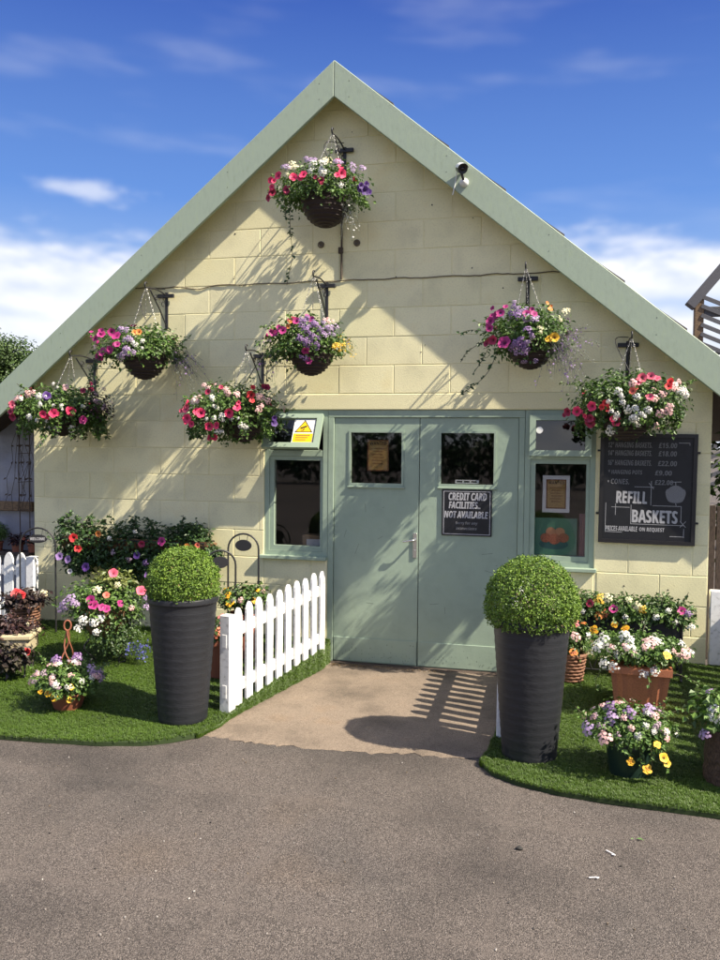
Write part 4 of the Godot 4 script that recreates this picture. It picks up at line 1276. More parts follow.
# ------------------------------------------------------------------ arches with oval plates
func arch_sign(at_: Vector3, turn: float, wide: float, high: float, label: String, word := ""):
	var t := thing("garden_arch_sign", label, "garden sign", at_, turn, "black metal arch signs with oval plates")
	var b := MB.new()
	var pts := [Vector3(-wide / 2, -0.03, 0), Vector3(-wide / 2, high * 0.4, 0), Vector3(-wide / 2, high - wide / 2, 0)]
	for k in range(1, 12):
		var a := PI - PI * k / 12.0
		pts.append(Vector3(cos(a) * wide / 2, high - wide / 2 + sin(a) * wide / 2, 0))
	pts.append_array([Vector3(wide / 2, high - wide / 2, 0), Vector3(wide / 2, high * 0.4, 0), Vector3(wide / 2, -0.03, 0)])
	b.tube(pts, 0.0075, 8)
	part("arch", b.mesh(), M.black_iron, t)
	b = MB.new()
	var el := PackedVector2Array()
	for k in 28: el.push_back(Vector2(cos(TAU * k / 28.0) * wide * 0.27, high - 0.092 + sin(TAU * k / 28.0) * (0.036 if word != "" else 0.045)))
	b.prism(el, -0.005, 0.005, 0.0015)
	var plate := part("oval_plate", b.mesh(), M.black_iron, t)
	if word != "": text(plate, word, 0.0, high - 0.092, 0.0062, wide * 0.42, 0.024, M.chalk)
	b = MB.new()
	for s in [-1.0, 1.0]: b.tube([Vector3(s * wide * 0.12, high - 0.06, 0), Vector3(s * wide * 0.14, high - 0.012, 0)], 0.0022, 5)
	part("hangers", b.mesh(), M.black_iron, t)


# ------------------------------------------------------------------ trees
func tree(at_: Vector3, high: float, spread: float, label: String, c0: Color, c1: Color, n: int, size: float):
	var t := thing("broad_tree", label, "tree", at_, 0.0, "far trees beyond the building")
	rng.seed = hash(label)
	var b := MB.new()
	b.tube([Vector3(0, -0.2, 0), Vector3(0.1, high * 0.25, 0), Vector3(-0.05, high * 0.5, 0.1), Vector3(0.1, high * 0.8, 0)], [high * 0.035, high * 0.028, high * 0.018, high * 0.006], 10)
	var lobes := []
	for k in 14:
		var a := k * 2.4
		var y := high * rng.randf_range(0.42, 0.9)
		var rr := spread * rng.randf_range(0.35, 0.75) * (1.15 - absf(y / high - 0.6))
		var p := Vector3(cos(a) * rr, y, sin(a) * rr)
		lobes.append(p)
		b.tube([Vector3(0, y * 0.62, 0), p * Vector3(0.5, 0.85, 0.5), p], [high * 0.011, high * 0.007, high * 0.002], 6)
	part("trunk", b.mesh(), M.bark, t)
	b = MB.new()
	for p in lobes: leaves(b, p, Vector3(spread * 0.42, high * 0.13, spread * 0.42), n / 14, size, c0, c1, -0.8, 0.75, 0.2)
	part("crown", b.mesh(), M.leaf, t)


# ------------------------------------------------------------------ ground
func spaced(lo: float, a: float, b: float, hi: float, step: float) -> Array:   # fine between a and b, growing outwards
	var out := []
	var x := a
	var s := step
	while x > lo:
		out.push_front(x); x -= s; s *= 1.35
	out.push_front(lo)
	x = a + step
	while x < b:
		out.append(x); x += step
	s = step
	while x < hi:
		out.append(x); x += s; s *= 1.35
	out.append(hi)
	return out

func grid(b: MB, nu: int, nv: int, f: Callable, tint: Callable):
	var pts := []
	for j in nv:
		for i in nu: pts.append(f.call(i, j))
	for j in nv:
		for i in nu:
			var p: Vector3 = pts[j * nu + i]
			var du: Vector3 = pts[j * nu + mini(i + 1, nu - 1)] - pts[j * nu + maxi(i - 1, 0)]
			var dv: Vector3 = pts[mini(j + 1, nv - 1) * nu + i] - pts[maxi(j - 1, 0) * nu + i]
			b.col = tint.call(p)
			b.put(p, dv.cross(du).normalized())
	for j in nv - 1:
		for i in nu - 1:
			var k := j * nu + i
			b.face(k, k + nu, k + nu + 1); b.face(k, k + nu + 1, k + 1)

func curve_at(z: float, tab: Array) -> float:
	for k in range(0, tab.size() - 2, 2):
		if z <= tab[k + 2]: return lerpf(tab[k + 1], tab[k + 3], clampf((z - tab[k]) / (tab[k + 2] - tab[k]), 0.0, 1.0))
	return tab[-1]

const TURF_LEFT := [0.0, -0.06, 0.25, -0.055, 1.50, -0.285, 1.75, -0.30, 1.90, -0.36, 2.02, -0.47, 2.10, -0.60, 2.17, -0.85, 2.22, -1.30, 2.27, -2.2, 2.30, -3.2]
const TURF_RIGHT := [0.0, 1.475, 0.25, 1.475, 1.45, 1.415, 1.70, 1.39, 1.88, 1.36, 2.00, 1.43, 2.10, 1.57, 2.17, 1.78, 2.21, 2.05, 2.24, 2.5, 2.28, 3.2]

func turf_edge(z: float, right: bool) -> float:
	return curve_at(z, TURF_RIGHT if right else TURF_LEFT) + 0.0025 * sin(z * 31.0) + 0.002 * sin(z * 67.0 + 1.0)

func ground():
	var lumps := noise(0.9, 301, 4)
	var wear := noise(0.35, 302, 4)
	var xs := spaced(-160.0, -3.0, 5.0, 160.0, 0.05)
	var zs := spaced(-160.0, 1.2, 5.6, 60.0, 0.05)
	var b := MB.new()
	grid(b, xs.size(), zs.size(), func(i: int, j: int): return Vector3(xs[i], -0.006 + 0.005 * lumps.get_noise_2d(xs[i] * 3.0, zs[j] * 3.0), zs[j]),
		func(p: Vector3):
			var w := wear.get_noise_2d(p.x * 2.0, p.z * 3.0)
			var k := 1.0 + 0.34 * w + 0.16 * lumps.get_noise_2d(p.x * 6.0, p.z * 6.0)
			k += 0.55 * smoothstep(0.06, 0.02, Vector2(p.x - 0.61, (p.z - 3.15) * 1.6).length())      # pale spot and smear of dust
			k += 0.30 * smoothstep(0.0, 0.5, 0.55 - Vector2((p.x - 0.12) * 1.3, (p.z - 2.42) * 4.0).length() + 0.4 * lumps.get_noise_2d(p.x * 9.0, p.z * 14.0))
			return Color(k, k * (1.0 - 0.04 * w), k * (1.0 - 0.07 * w)))
	setting("tarmac", b.mesh(), M.tarmac)
	# worn concrete in front of the doors, ragged where it meets the tarmac
	var rough := noise(2.6, 303, 4)
	b = MB.new()
	var nu := 90
	var nv := 90
	grid(b, nu, nv, func(i: int, j: int):
		var u := float(i) / (nu - 1)
		var v := float(j) / (nv - 1)
		var front := 1.84 - 0.09 * u + 0.06 * sin(u * 3.4) + 0.05 * rough.get_noise_1d(u * 1.7) + 0.035 * rough.get_noise_1d(u * 9.0 + 5.0) + 0.014 * rough.get_noise_1d(u * 31.0)
		var z := lerpf(0.02, front, v)
		var x := lerpf(turf_edge(z, false) - 0.06, turf_edge(z, true) + 0.06, u)
		var drop := 0.012 * pow(v, 60.0)
		return Vector3(x, 0.0075 + 0.004 * rough.get_noise_2d(x * 2.0, z * 2.0) - drop, z),
		func(p: Vector3):
			var k: float = 1.0 + 0.16 * rough.get_noise_2d(p.x * 0.9, p.z * 0.9) + 0.12 * rough.get_noise_2d(p.x * 5.0, p.z * 5.0)
			return Color(k, k, k))
	setting("concrete_apron", b.mesh(), M.concrete)
	# turf on both sides: a backing sheet and the blades
	var blades := MB.new()
	rng.seed = 400
	for k in 7:
		var a := rng.randf() * TAU
		var o := Vector3(rng.randfn() * 0.006, -0.002, rng.randfn() * 0.006)
		var lean := Vector3(cos(a), 0, sin(a))
		var h := rng.randf_range(0.009, 0.017)
		var s := Vector3(-lean.z, 0, lean.x) * 0.0011
		blades.col = Color(0.046, 0.095, 0.008).lerp(Color(0.088, 0.150, 0.016), rng.randf())
		var mid := o + lean * h * 0.25 + Vector3.UP * h * 0.6
		blades.quad(o - s, o + s, mid + s * 0.8, mid - s * 0.8)
		blades.tri(mid - s * 0.8, mid + s * 0.8, o + lean * h * 0.75 + Vector3.UP * h)
	var blade_mesh := blades.mesh()
	for right in [false, true]:
		b = MB.new()
		nu = 60; nv = 70
		var outer := 5.2 if right else -5.0
		grid(b, nu, nv, func(i: int, j: int):
			var z := 0.002 + 2.30 * j / (nv - 1)
			var e := turf_edge(z, right)
			var u := float(i) / (nu - 1)
			var x := lerpf(e, outer, u * u) if right else lerpf(outer, e, 1.0 - (1.0 - u) * (1.0 - u))
			var y := turf_y(z) + 0.004 * lumps.get_noise_2d(x * 5.0, z * 5.0)
			if j == nv - 1 or (i == 0 if right else i == nu - 1): y = -0.004
			return Vector3(x, y, z), func(_p): return Color(1, 1, 1))
		setting("turf_right" if right else "turf_left", b.mesh(), M.turf)
		var where := []
		var tints := []
		var patch := noise(1.3, 310, 3)
		var count := 60000 if right else 90000
		for k in count:
			var z := rng.randf_range(0.004, 2.305)
			var e := turf_edge(z, right)
			var x := e + rng.randf_range(-0.009, 1.75) if right else e - pow(rng.randf(), 0.9) * 3.1 + 0.009
			if x < -3.6: continue
			var y := turf_y(z) + 0.004 * lumps.get_noise_2d(x * 5.0, z * 5.0)
			where.append(Transform3D(Basis(Vector3.UP, rng.randf() * TAU).scaled(Vector3(1, rng.randf_range(0.75, 1.2), 1)), Vector3(x, y, z)))
			var w := 1.0 + 0.28 * patch.get_noise_2d(x, z) + rng.randf_range(-0.16, 0.16)
			tints.append(Color(w, w * rng.randf_range(0.95, 1.03), w * 0.9))
		for k in 7000:                                     # blades on the bank along the concrete
			var z := rng.randf_range(0.02, 1.9)
			var e := turf_edge(z, right)
			var s := 1.0 if right else -1.0
			where.append(Transform3D(Basis(Vector3.BACK, s * 0.7) * Basis(Vector3.UP, rng.randf() * TAU), Vector3(e - s * 0.003, rng.randf() * turf_y(z), z)))
			var w := rng.randf_range(0.75, 1.1)
			tints.append(Color(w, w, w * 0.9))
		var mm := MultiMesh.new()
		mm.transform_format = MultiMesh.TRANSFORM_3D; mm.use_colors = true; mm.mesh = blade_mesh
		mm.instance_count = where.size()
		for k in where.size():
			mm.set_instance_transform(k, where[k]); mm.set_instance_color(k, tints[k])
		var o := MultiMeshInstance3D.new()
		o.multimesh = mm; o.material_override = M.blade; o.name = numbered("turf_blades")
		add_child(o)
		tag(o, "short bright green turf blades on the %s side of the doors" % ["picket fence and arches", "terracotta planter"][int(right)], "grass", "", "stuff")


# ------------------------------------------------------------------ sky
func make_sky(gain: float) -> Sky:
	var w := 2048
	var h := 1024
	var img := Image.create(w, h, false, Image.FORMAT_RGBF)
	var big := noise(1.0, 501, 4)
	var small := noise(1.0, 502, 4)
	var stops := [[0.0, Color(0.43, 0.52, 0.66)], [7.0, Color(0.27, 0.40, 0.62)], [16.0, Color(0.096, 0.205, 0.490)], [28.0, Color(0.035, 0.085, 0.325)], [50.0, Color(0.034, 0.082, 0.31)], [90.0, Color(0.030, 0.078, 0.30)]]
	for j in h:
		var el := 90.0 - (j + 0.5) / h * 180.0
		if el < -1.0:
			for i in w: img.set_pixel(i, j, Color(0.16 * gain, 0.14 * gain, 0.12 * gain))
			continue
		var base: Color = stops[0][1]
		for k in 5:
			if el >= stops[k][0]: base = stops[k][1].lerp(stops[k + 1][1], (el - stops[k][0]) / (stops[k + 1][0] - stops[k][0]))
		for i in w:
			var az := wrapf((i + 0.5) / w * 360.0, -180.0, 180.0)          # 0 looks along -z, positive to the right
			var a := deg_to_rad(az)
			var cx := sin(a) * 6.0
			var cz := cos(a) * 6.0
			var n1 := big.get_noise_3d(cx * 0.35, el * 0.10, cz * 0.35)
			var n2 := small.get_noise_3d(cx * 1.6, el * 0.50, cz * 1.6)
			# soft banks of cloud along the horizon with a thin clear band, one small cloud above, faint high streaks
			var n3 := small.get_noise_3d(cx * 4.5, el * 1.3, cz * 4.5)
			var top := 12.9 + 1.6 * n1 + 1.2 * n2 + 0.5 * n3
			var bank := smoothstep(top + 0.7, top - 2.2, el) * (0.90 + 0.16 * n2)
			var slit: float = 9.0 + 0.7 * big.get_noise_2d(cx * 0.5, cz * 0.5 + 9.0) + 0.25 * n2
			bank *= 1.0 - 0.62 * exp(-pow((el - slit) / 0.60, 2.0)) * smoothstep(0.30, -0.10, big.get_noise_2d(cx * 0.22 + 3.0, cz * 0.22))
			var shred := 0.0
			if el < 36.0 and el > 12.0:
				var d := Vector2((az + 32.2) / 3.5, (el - 15.9 - 0.4 * n2) / (0.75 + 0.3 * n1))
				shred = 0.55 * smoothstep(1.2, 0.1, d.length() + 0.55 * n2 + 0.45 * n3)
			var streak := smoothstep(0.0, 0.8, big.get_noise_3d(cx * 0.45 + el * 0.12, el * 0.22 + 80.0, cz * 0.45 - el * 0.08) + 0.15 * n2) * 0.16
			var added_puff := 0.0                                  # broken cloud added above the view, all round, brightened to lift ambient light
			if el > 27.0:
				var ce := cos(deg_to_rad(el))
				var q := Vector3(sin(a) * ce, sin(deg_to_rad(el)), -cos(a) * ce) * 2.6 / maxf(sin(deg_to_rad(el)), 0.45)
				added_puff = smoothstep(-0.12, 0.30, big.get_noise_3dv(q + Vector3(50, 0, 0)) + 0.18 * small.get_noise_3dv(q * 3.0)) * smoothstep(29.0, 37.0, el)
			var cover := clampf(maxf(maxf(bank, shred), added_puff) + streak, 0.0, 1.0)
			var cloud := Color(0.72, 0.72, 0.74).lerp(Color(0.50, 0.54, 0.62), clampf(0.45 - n2 * 0.9 - n1 * 0.5 - n3 * 0.3, 0.0, 1.0) * 0.75)
			var c := base.lerp(cloud * (1.0 + 1.3 * added_puff), cover)
			img.set_pixel(i, j, Color(c.r * gain, c.g * gain, c.b * gain))
	var m := PanoramaSkyMaterial.new()
	m.panorama = ImageTexture.create_from_image(img)
	m.filter = true
	var s := Sky.new()
	s.sky_material = m
	return s


func _ready():
	# ---- camera
	var cam := Camera3D.new()
	cam.name = "camera"
	cam.position = CAMERA_AT
	cam.rotation_degrees = Vector3(-2.402, 13.943, 0.5405)
	cam.fov = 60.09
	cam.near = 0.05; cam.far = 400.0
	add_child(cam)
	cam.current = true
	# ---- sky
	var env := Environment.new()
	env.background_mode = Environment.BG_SKY
	env.sky = make_sky(0.76)
	env.tonemap_mode = Environment.TONE_MAPPER_LINEAR
	env.tonemap_exposure = 2.1
	env.sdfgi_enabled = true; env.ssao_enabled = true; env.ssil_enabled = true
	var we := WorldEnvironment.new()
	we.name = "world_environment"
	we.environment = env
	add_child(we)
	# ---- sun, high to the right and a little in front of the facade
	var sun := DirectionalLight3D.new()
	sun.name = "sun"
	sun.light_energy = 1.6
	sun.light_color = Color(1.0, 0.955, 0.88)
	sun.light_angular_distance = 0.5
	sun.shadow_enabled = true
	add_child(sun)
	sun.look_at_from_position(Vector3.ZERO, Vector3(-0.90, -1.0, -0.25))

	materials()
	ground()
	building()
	wall_fittings()

	# ---- fences
	picket_fence(Vector3(-0.315, 0.030, 1.44), Vector3(-0.055, 0.125, 0.17), 10, 0.67, 0.076, 1.0, "white picket fence beside the doors, next to the arch signs", [-0.045])
	picket_fence(Vector3(1.455, 0.035, 1.44), Vector3(1.50, 0.125, 0.17), 10, 0.67, 0.076, -1.0, "white picket fence beside the doors, behind the tall planter near the price board", [-0.045])
	picket_fence(Vector3(-3.56, 0.165, 0.25), Vector3(-2.70, 0.165, 0.25), 7, 0.66, 0.090, 1.0, "white picket fence by the grey sheet, behind the wicker pot", [0.905])
	picket_fence(Vector3(3.05, 0.03, 2.05), Vector3(3.05, 0.17, 0.10), 15, 0.67, 0.076, -1.0, "white picket fence at the end of the turf past the price board", [-0.045, 1.99])
	picket_fence(Vector3(2.87, 0.10, -0.03), Vector3(3.60, 0.10, -0.03), 6, 0.67, 0.095, 1.0, "white picket fence between the corner of the building and the dark boards", [0.0])

	# ---- brackets and hanging baskets
	bracket(Vector3(0.035, 4.106, 0), "black iron bracket under the apex of the gable", 0.36, 1)
	bracket(Vector3(-1.513, 3.014, 0), "black iron bracket level with the wall cable, holding magenta petunias", 0.36, 1)
	bracket(Vector3(-2.196, 2.478, 0), "black iron bracket at the wall's end towards the grey sheet", 0.36)
	bracket(Vector3(-0.105, 3.047, 0), "black iron bracket above the doors, below the upright pipe", 0.36)
	bracket(Vector3(-0.649, 2.496, 0), "black iron bracket above the window with the warning sign", 0.36, 2)
	bracket(Vector3(1.481, 3.042, 0), "black iron bracket above the right-hand door, level with the cable", 0.36)
	bracket(Vector3(2.216, 2.530, 0), "black iron bracket above the price board", 0.36, 1)
	var z := 0.372
	basket(Vector3(-0.050, 3.700, z), Vector3(0.035, 4.125, z - 0.01), Vector3(0.355, 0.19, 0.30), FLOWERS_A, "hanging basket of pink petunias and white clusters under the gable apex", {"low": -0.45, "bowl_x": 0.035, "bowl_y": -0.055, "bowl_r": 0.185,
		"trails": [[Vector3(-0.22, -0.08, 0.05), Vector3(-0.235, -0.30, 0.02), Vector3(-0.225, -0.50, -0.02), Vector3(-0.26, -0.70, -0.12)], [Vector3(-0.26, -0.05, 0.1), Vector3(-0.275, -0.24, 0.1)]],
		"sprays": [[Vector3(0.20, -0.08, 0.10), [Vector3(0.25, -0.9, 0.1), Vector3(0.05, -1.0, 0.1)], 22, 0.20, SILVER, PETAL.white, 0.35]], "extra": [["petunia", "hot_pink", 4], ["cluster", "white", 4]]})
	basket(Vector3(-1.555, 2.545, z), Vector3(-1.513, 3.033, z - 0.01), Vector3(0.345, 0.185, 0.30), FLOWERS_B, "hanging basket of magenta petunias with an ivy trail, under the sloping gable board", {"low": -0.40, "bowl_x": 0.03, "bowl_y": -0.045, "bowl_r": 0.175,
		"trails": [[Vector3(-0.28, 0.0, 0.08), Vector3(-0.36, -0.12, 0.10), Vector3(-0.40, -0.30, 0.08), Vector3(-0.42, -0.45, 0.05)], [Vector3(-0.22, -0.02, 0.12), Vector3(-0.31, -0.14, 0.12), Vector3(-0.34, -0.38, 0.1)], [Vector3(-0.25, 0.0, 0.15), Vector3(-0.37, -0.20, 0.14), Vector3(-0.38, -0.34, 0.12)]],
		"sprays": [[Vector3(0.25, -0.02, 0.05), [Vector3(0.75, -0.5, 0.1), Vector3(0.5, -0.9, 0.1)], 50, 0.26, SILVER, PETAL.lilac, 0.25]], "extra": [["petunia", "magenta", 5], ["cluster", "lilac", 4]]})
	basket(Vector3(-2.270, 2.060, z), Vector3(-2.196, 2.497, z - 0.01), Vector3(0.375, 0.195, 0.30), FLOWERS_C, "hanging basket of hot pink petunias and dark foliage beside the grey sheet", {"n": 2100, "bowl_y": -0.045, "bowl_r": 0.155, "skirt": 34, "dark": [[Vector3(0.25, 0.02, 0.10), Vector3(0.16, 0.14, 0.18)]],
		"trails": [[Vector3(-0.10, -0.15, 0.22), Vector3(-0.14, -0.26, 0.25), Vector3(-0.18, -0.34, 0.22)], [Vector3(0.12, -0.14, 0.2), Vector3(0.14, -0.26, 0.2)]], "extra": [["petunia", "hot_pink", 5], ["cluster", "white", 4]]})
	basket(Vector3(-0.165, 2.565, z), Vector3(-0.105, 3.066, z - 0.01), Vector3(0.315, 0.185, 0.28), FLOWERS_D, "hanging basket of violet clusters and magenta petunias above the open window", {"low": -0.55, "bowl_x": 0.045, "bowl_y": -0.055, "bowl_r": 0.17,
		"trails": [[Vector3(-0.2, -0.08, 0.12), Vector3(-0.26, -0.22, 0.1), Vector3(-0.30, -0.33, 0.02)]], "sprays": [[Vector3(-0.22, -0.06, 0.1), [Vector3(-0.3, -0.9, 0.0), Vector3(0.1, -1.0, 0.0)], 20, 0.22, DARK1, PETAL.violet, 0.2], [Vector3(0.27, 0.0, 0.1), [Vector3(0.5, -0.5, 0.1)], 20, 0.14, GREEN1, PETAL.yellow, 0.4]], "extra": [["cluster", "violet", 5], ["petunia", "magenta", 3]]})
	basket(Vector3(-0.755, 2.040, z), Vector3(-0.649, 2.515, z - 0.01), Vector3(0.385, 0.225, 0.31), FLOWERS_E, "hanging basket of hot pink petunias and pale pink clusters beside the warning sign", {"n": 2300, "bowl_y": -0.05, "bowl_x": 0.08, "bowl_r": 0.165, "skirt": 26,
		"trails": [[Vector3(0.28, -0.05, 0.1), Vector3(0.42, -0.16, 0.12)], [Vector3(-0.2, -0.15, 0.2), Vector3(-0.24, -0.27, 0.2)]], "extra": [["petunia", "hot_pink", 5], ["cluster", "pale_pink", 4]]})
	basket(Vector3(1.505, 2.590, z), Vector3(1.481, 3.061, z - 0.01), Vector3(0.305, 0.205, 0.28), FLOWERS_F, "hanging basket of violet clusters with a yellow bloom above the right-hand door", {"low": -0.70, "bowl_x": 0.02, "bowl_y": -0.06, "bowl_r": 0.165,
		"trails": [[Vector3(-0.20, -0.10, 0.14), Vector3(-0.25, -0.26, 0.16), Vector3(-0.34, -0.36, 0.15), Vector3(-0.46, -0.45, 0.12)], [Vector3(-0.24, -0.06, 0.1), Vector3(-0.30, -0.20, 0.12), Vector3(-0.36, -0.30, 0.12)], [Vector3(-0.28, 0.0, 0.1), Vector3(-0.40, 0.02, 0.1), Vector3(-0.48, -0.01, 0.08)], [Vector3(-0.3, -0.06, 0.1), Vector3(-0.42, -0.14, 0.1), Vector3(-0.47, -0.22, 0.1)]],
		"sprays": [[Vector3(0.20, -0.05, 0.12), [Vector3(0.6, -0.7, 0.1), Vector3(0.35, -1.0, 0.1), Vector3(0.9, 0.1, 0.0), Vector3(0.1, -1.0, 0.1)], 75, 0.27, SILVER, PETAL.lilac, 0.4]], "extra": [["cluster", "violet", 5], ["petunia", "magenta", 3]]})
	basket(Vector3(2.195, 2.095, z), Vector3(2.216, 2.549, z - 0.01), Vector3(0.395, 0.225, 0.31), FLOWERS_G, "hanging basket of pink petunias and white clusters over the price board", {"n": 2500, "bowl_y": -0.06, "skirt": 26, "c0": DARK0, "extra": [["petunia", "hot_pink", 5], ["cluster", "white", 4]]})

	planting()
	surroundings()


# ------------------------------------------------------------------ planters and plants on the ground
func planting():
	topiary(Vector3(-0.555, turf_y(1.66) - 0.004, 1.66), 0.228, 0.308, "tall charcoal planter with a clipped box ball beside the left turf and picket fence")
	topiary(Vector3(1.615, turf_y(1.70) - 0.004, 1.70), 0.262, 0.345, "tall charcoal planter with a clipped box ball beside the right-hand door and price board")

	# wall trough
	var t := thing("wall_trough", "long wall trough overflowing with dark foliage, violet and red flowers", "wall planter", Vector3(-1.74, 0.90, 0.002))
	rng.seed = 71
	var b := MB.new()
	for k in 23:
		var x := -0.66 + k * 0.06
		var pts := []
		for s in 8:
			var a := PI * 0.5 * s / 7.0
			pts.append(Vector3(x, 0.06 - sin(a) * 0.20, 0.22 * cos(a)))
		b.tube(pts, 0.0045, 5)
	for e in [[0.06, 0.22], [-0.07, 0.17], [0.06, 0.012]]: b.tube([Vector3(-0.67, e[0], e[1]), Vector3(0.67, e[0], e[1])], 0.006, 6)
	part("rack", b.mesh(), M.black_iron, t)
	b = MB.new()
	for k in 8:
		var a0 := PI * 0.5 * k / 8.0; var a1 := PI * 0.5 * (k + 1) / 8.0
		b.quad(Vector3(-0.66, 0.075 - sin(a0) * 0.19, 0.212 * cos(a0)), Vector3(0.69, 0.075 - sin(a0) * 0.19, 0.212 * cos(a0)), Vector3(0.69, 0.075 - sin(a1) * 0.19, 0.212 * cos(a1)), Vector3(-0.66, 0.075 - sin(a1) * 0.19, 0.212 * cos(a1)))
	b.bx(-0.66, 0.69, 0.03, 0.045, 0.004, 0.205)
	part("liner", b.mesh(), M.coir, t)
	b = MB.new()
	for e in [[-0.55, 0.03, 0.15, 0.22, 0.20], [-0.28, 0.0, 0.16, 0.20, 0.20], [0.0, 0.02, 0.16, 0.24, 0.22], [0.30, 0.03, 0.15, 0.20, 0.18], [0.52, 0.10, 0.12, 0.14, 0.12], [-0.05, -0.17, 0.16, 0.16, 0.16], [0.22, -0.14, 0.16, 0.16, 0.16], [-0.50, -0.12, 0.15, 0.16, 0.13], [0.68, -0.06, 0.14, 0.10, 0.11]]:
		leaves(b, Vector3(e[0], e[1], e[2]), Vector3(e[3], e[4], 0.15), 900, 0.040, DARK0, DARK1)
	for k in 26:
		var x := rng.randf_range(-0.7, 0.6)
		trail(b, [Vector3(x, 0.10, 0.15), Vector3(x + rng.randf_range(-0.06, 0.06), 0.20, 0.2), Vector3(x + rng.randf_range(-0.1, 0.1), rng.randf_range(0.16, 0.29), 0.22)], 120, 0.032, DARK0, DARK1)
	for k in 12:
		var x := rng.randf_range(-0.1, 0.3)
		trail(b, [Vector3(x, -0.05, 0.22), Vector3(x + 0.02, -0.22, 0.25), Vector3(x + rng.randf_range(-0.05, 0.05), rng.randf_range(-0.42, -0.28), 0.22)], 110, 0.026, DARK0, DARK1)
	part("foliage", b.mesh(), M.leaf, t)
	for e in [["petunia", "red", -0.47, 0.08, 1.2], ["petunia", "red", -0.43, -0.01, 1.0], ["petunia", "orange", -0.24, 0.12, 0.9], ["petunia", "lilac", -0.60, -0.08, 1.1], ["petunia", "lilac", -0.51, -0.10, 1.1], ["petunia", "violet", -0.35, -0.16, 1.2], ["petunia", "white", -0.49, -0.20, 0.7], ["cluster", "white", -0.12, 0.09, 0.7],
			["cluster", "mauve", -0.10, -0.03, 0.9], ["cluster", "mauve", 0.06, -0.08, 0.8], ["petunia", "magenta", 0.34, 0.08, 1.2], ["petunia", "wine", 0.16, 0.05, 0.9], ["cluster", "violet", 0.20, -0.10, 0.9], ["petunia", "purple", 0.13, -0.04, 1.0], ["cluster", "white", 0.10, 0.15, 0.6], ["petunia", "violet", 0.22, -0.20, 1.0],
			["petunia", "orange", 0.58, 0.05, 0.8], ["petunia", "orange", 0.47, -0.02, 0.9], ["cluster", "white", 0.66, -0.13, 0.9], ["cluster", "white", 0.73, -0.06, 0.8], ["petunia", "coral", 0.53, 0.0, 0.8], ["petunia", "coral", 0.66, 0.06, 0.7]]:
		flower(t, e[0], e[1], Vector3(e[2], e[3], 0.33 + rng.randf_range(-0.02, 0.02)), Vector3(0.2, 0.2, 1.0) + Vector3(rng.randfn(), rng.randfn(), 0) * 0.25, e[4])

	arch_sign(Vector3(-2.53, turf_y(0.35), 0.35), 0.25, 0.300, 0.90, "black metal arch with an oval welcome plate by the wicker pot", "WELCOME")
	arch_sign(Vector3(-0.675, turf_y(0.35), 0.35), 0.15, 0.245, 0.915, "black metal arch with a blank oval plate, closer to the window sill")
	arch_sign(Vector3(-0.755, turf_y(0.62), 0.62), 0.50, 0.235, 0.840, "black metal arch with a blank oval plate, behind the tall planter")

	# left turf
	pot_plant("wicker_pot", Vector3(-2.56, turf_y(0.50) - 0.003, 0.50), "round wicker pot of dark leaves with one red bloom under the welcome arch", "pot plant", woven_pot(0.125, 0.095, 0.28), M.wicker, "basket",
		Vector3(0, 0.33, 0), Vector3(0.17, 0.085, 0.16), 650, 0.05, PLUM0, Color(0.07, 0.045, 0.032), [["cluster", "white", 1], ["petunia", "wine", 2, 0.8]], {"soil": Vector2(0.11, 0.25), "placed": [["petunia", "red", Vector3(-0.055, 0.405, 0.09), 1.4], ["petunia", "red", Vector3(-0.02, 0.395, 0.12), 1.2], ["cluster", "cream", Vector3(0.155, 0.385, 0.05), 1.1]]})
	var trough := MB.new()
	trough.bx(-0.34, 0.34, 0.17, 0.29, -0.13, 0.13, 0.02)
	trough.bx(-0.355, 0.355, 0.275, 0.315, -0.145, 0.145, 0.012)
	t = pot_plant("stone_trough", Vector3(-2.33, turf_y(1.25), 1.25), "pale stone coloured trough of dark leaves on thin legs at the turf's edge", "pot plant", trough.mesh(), M.stone_trough, "trough",
		Vector3(0, 0.345, 0), Vector3(0.36, 0.085, 0.17), 1300, 0.045, PLUM0, Color(0.075, 0.035, 0.03), [["cluster", "cream", 5, 0.8], ["petunia", "wine", 4, 0.8]], {"turn": 0.35, "shoots": 4, "placed": [["petunia", "red", Vector3(0.33, 0.20, 0.16), 1.0]]})
	b = MB.new()
	leaves(b, Vector3(0.14, 0.17, 0.17), Vector3(0.25, 0.11, 0.09), 600, 0.05, PLUM0, Color(0.085, 0.075, 0.05))
	part("trailing_foliage", b.mesh(), M.leaf, t)
	for k in 4:
		b = MB.new()
		var lx: float = [-0.3, 0.3, -0.3, 0.3][k]
		var lz: float = [-0.1, -0.1, 0.1, 0.1][k]
		b.tube([Vector3(lx, 0.18, lz), Vector3(lx, 0.02, lz * 1.05), Vector3(lx, 0.002, lz * 1.4)], 0.007, 6)
		part("leg", b.mesh(), M.black_iron, t)

	# flower stand in the middle of the left turf
	t = thing("plant_stand", "wire stand piled with magenta, lilac and white flowers before the wall trough", "plant stand", Vector3(-1.585, turf_y(0.85), 0.85), yaw_to_camera(Vector3(-1.585, 0, 0.85)))
	rng.seed = 72
	b = MB.new()
	b.lathe([Vector2(0.002, 0.22), Vector2(0.12, 0.22), Vector2(0.16, 0.30), Vector2(0.19, 0.41), Vector2(0.18, 0.42), Vector2(0.002, 0.40)], 28)
	part("basket", b.mesh(), M.coir, t)
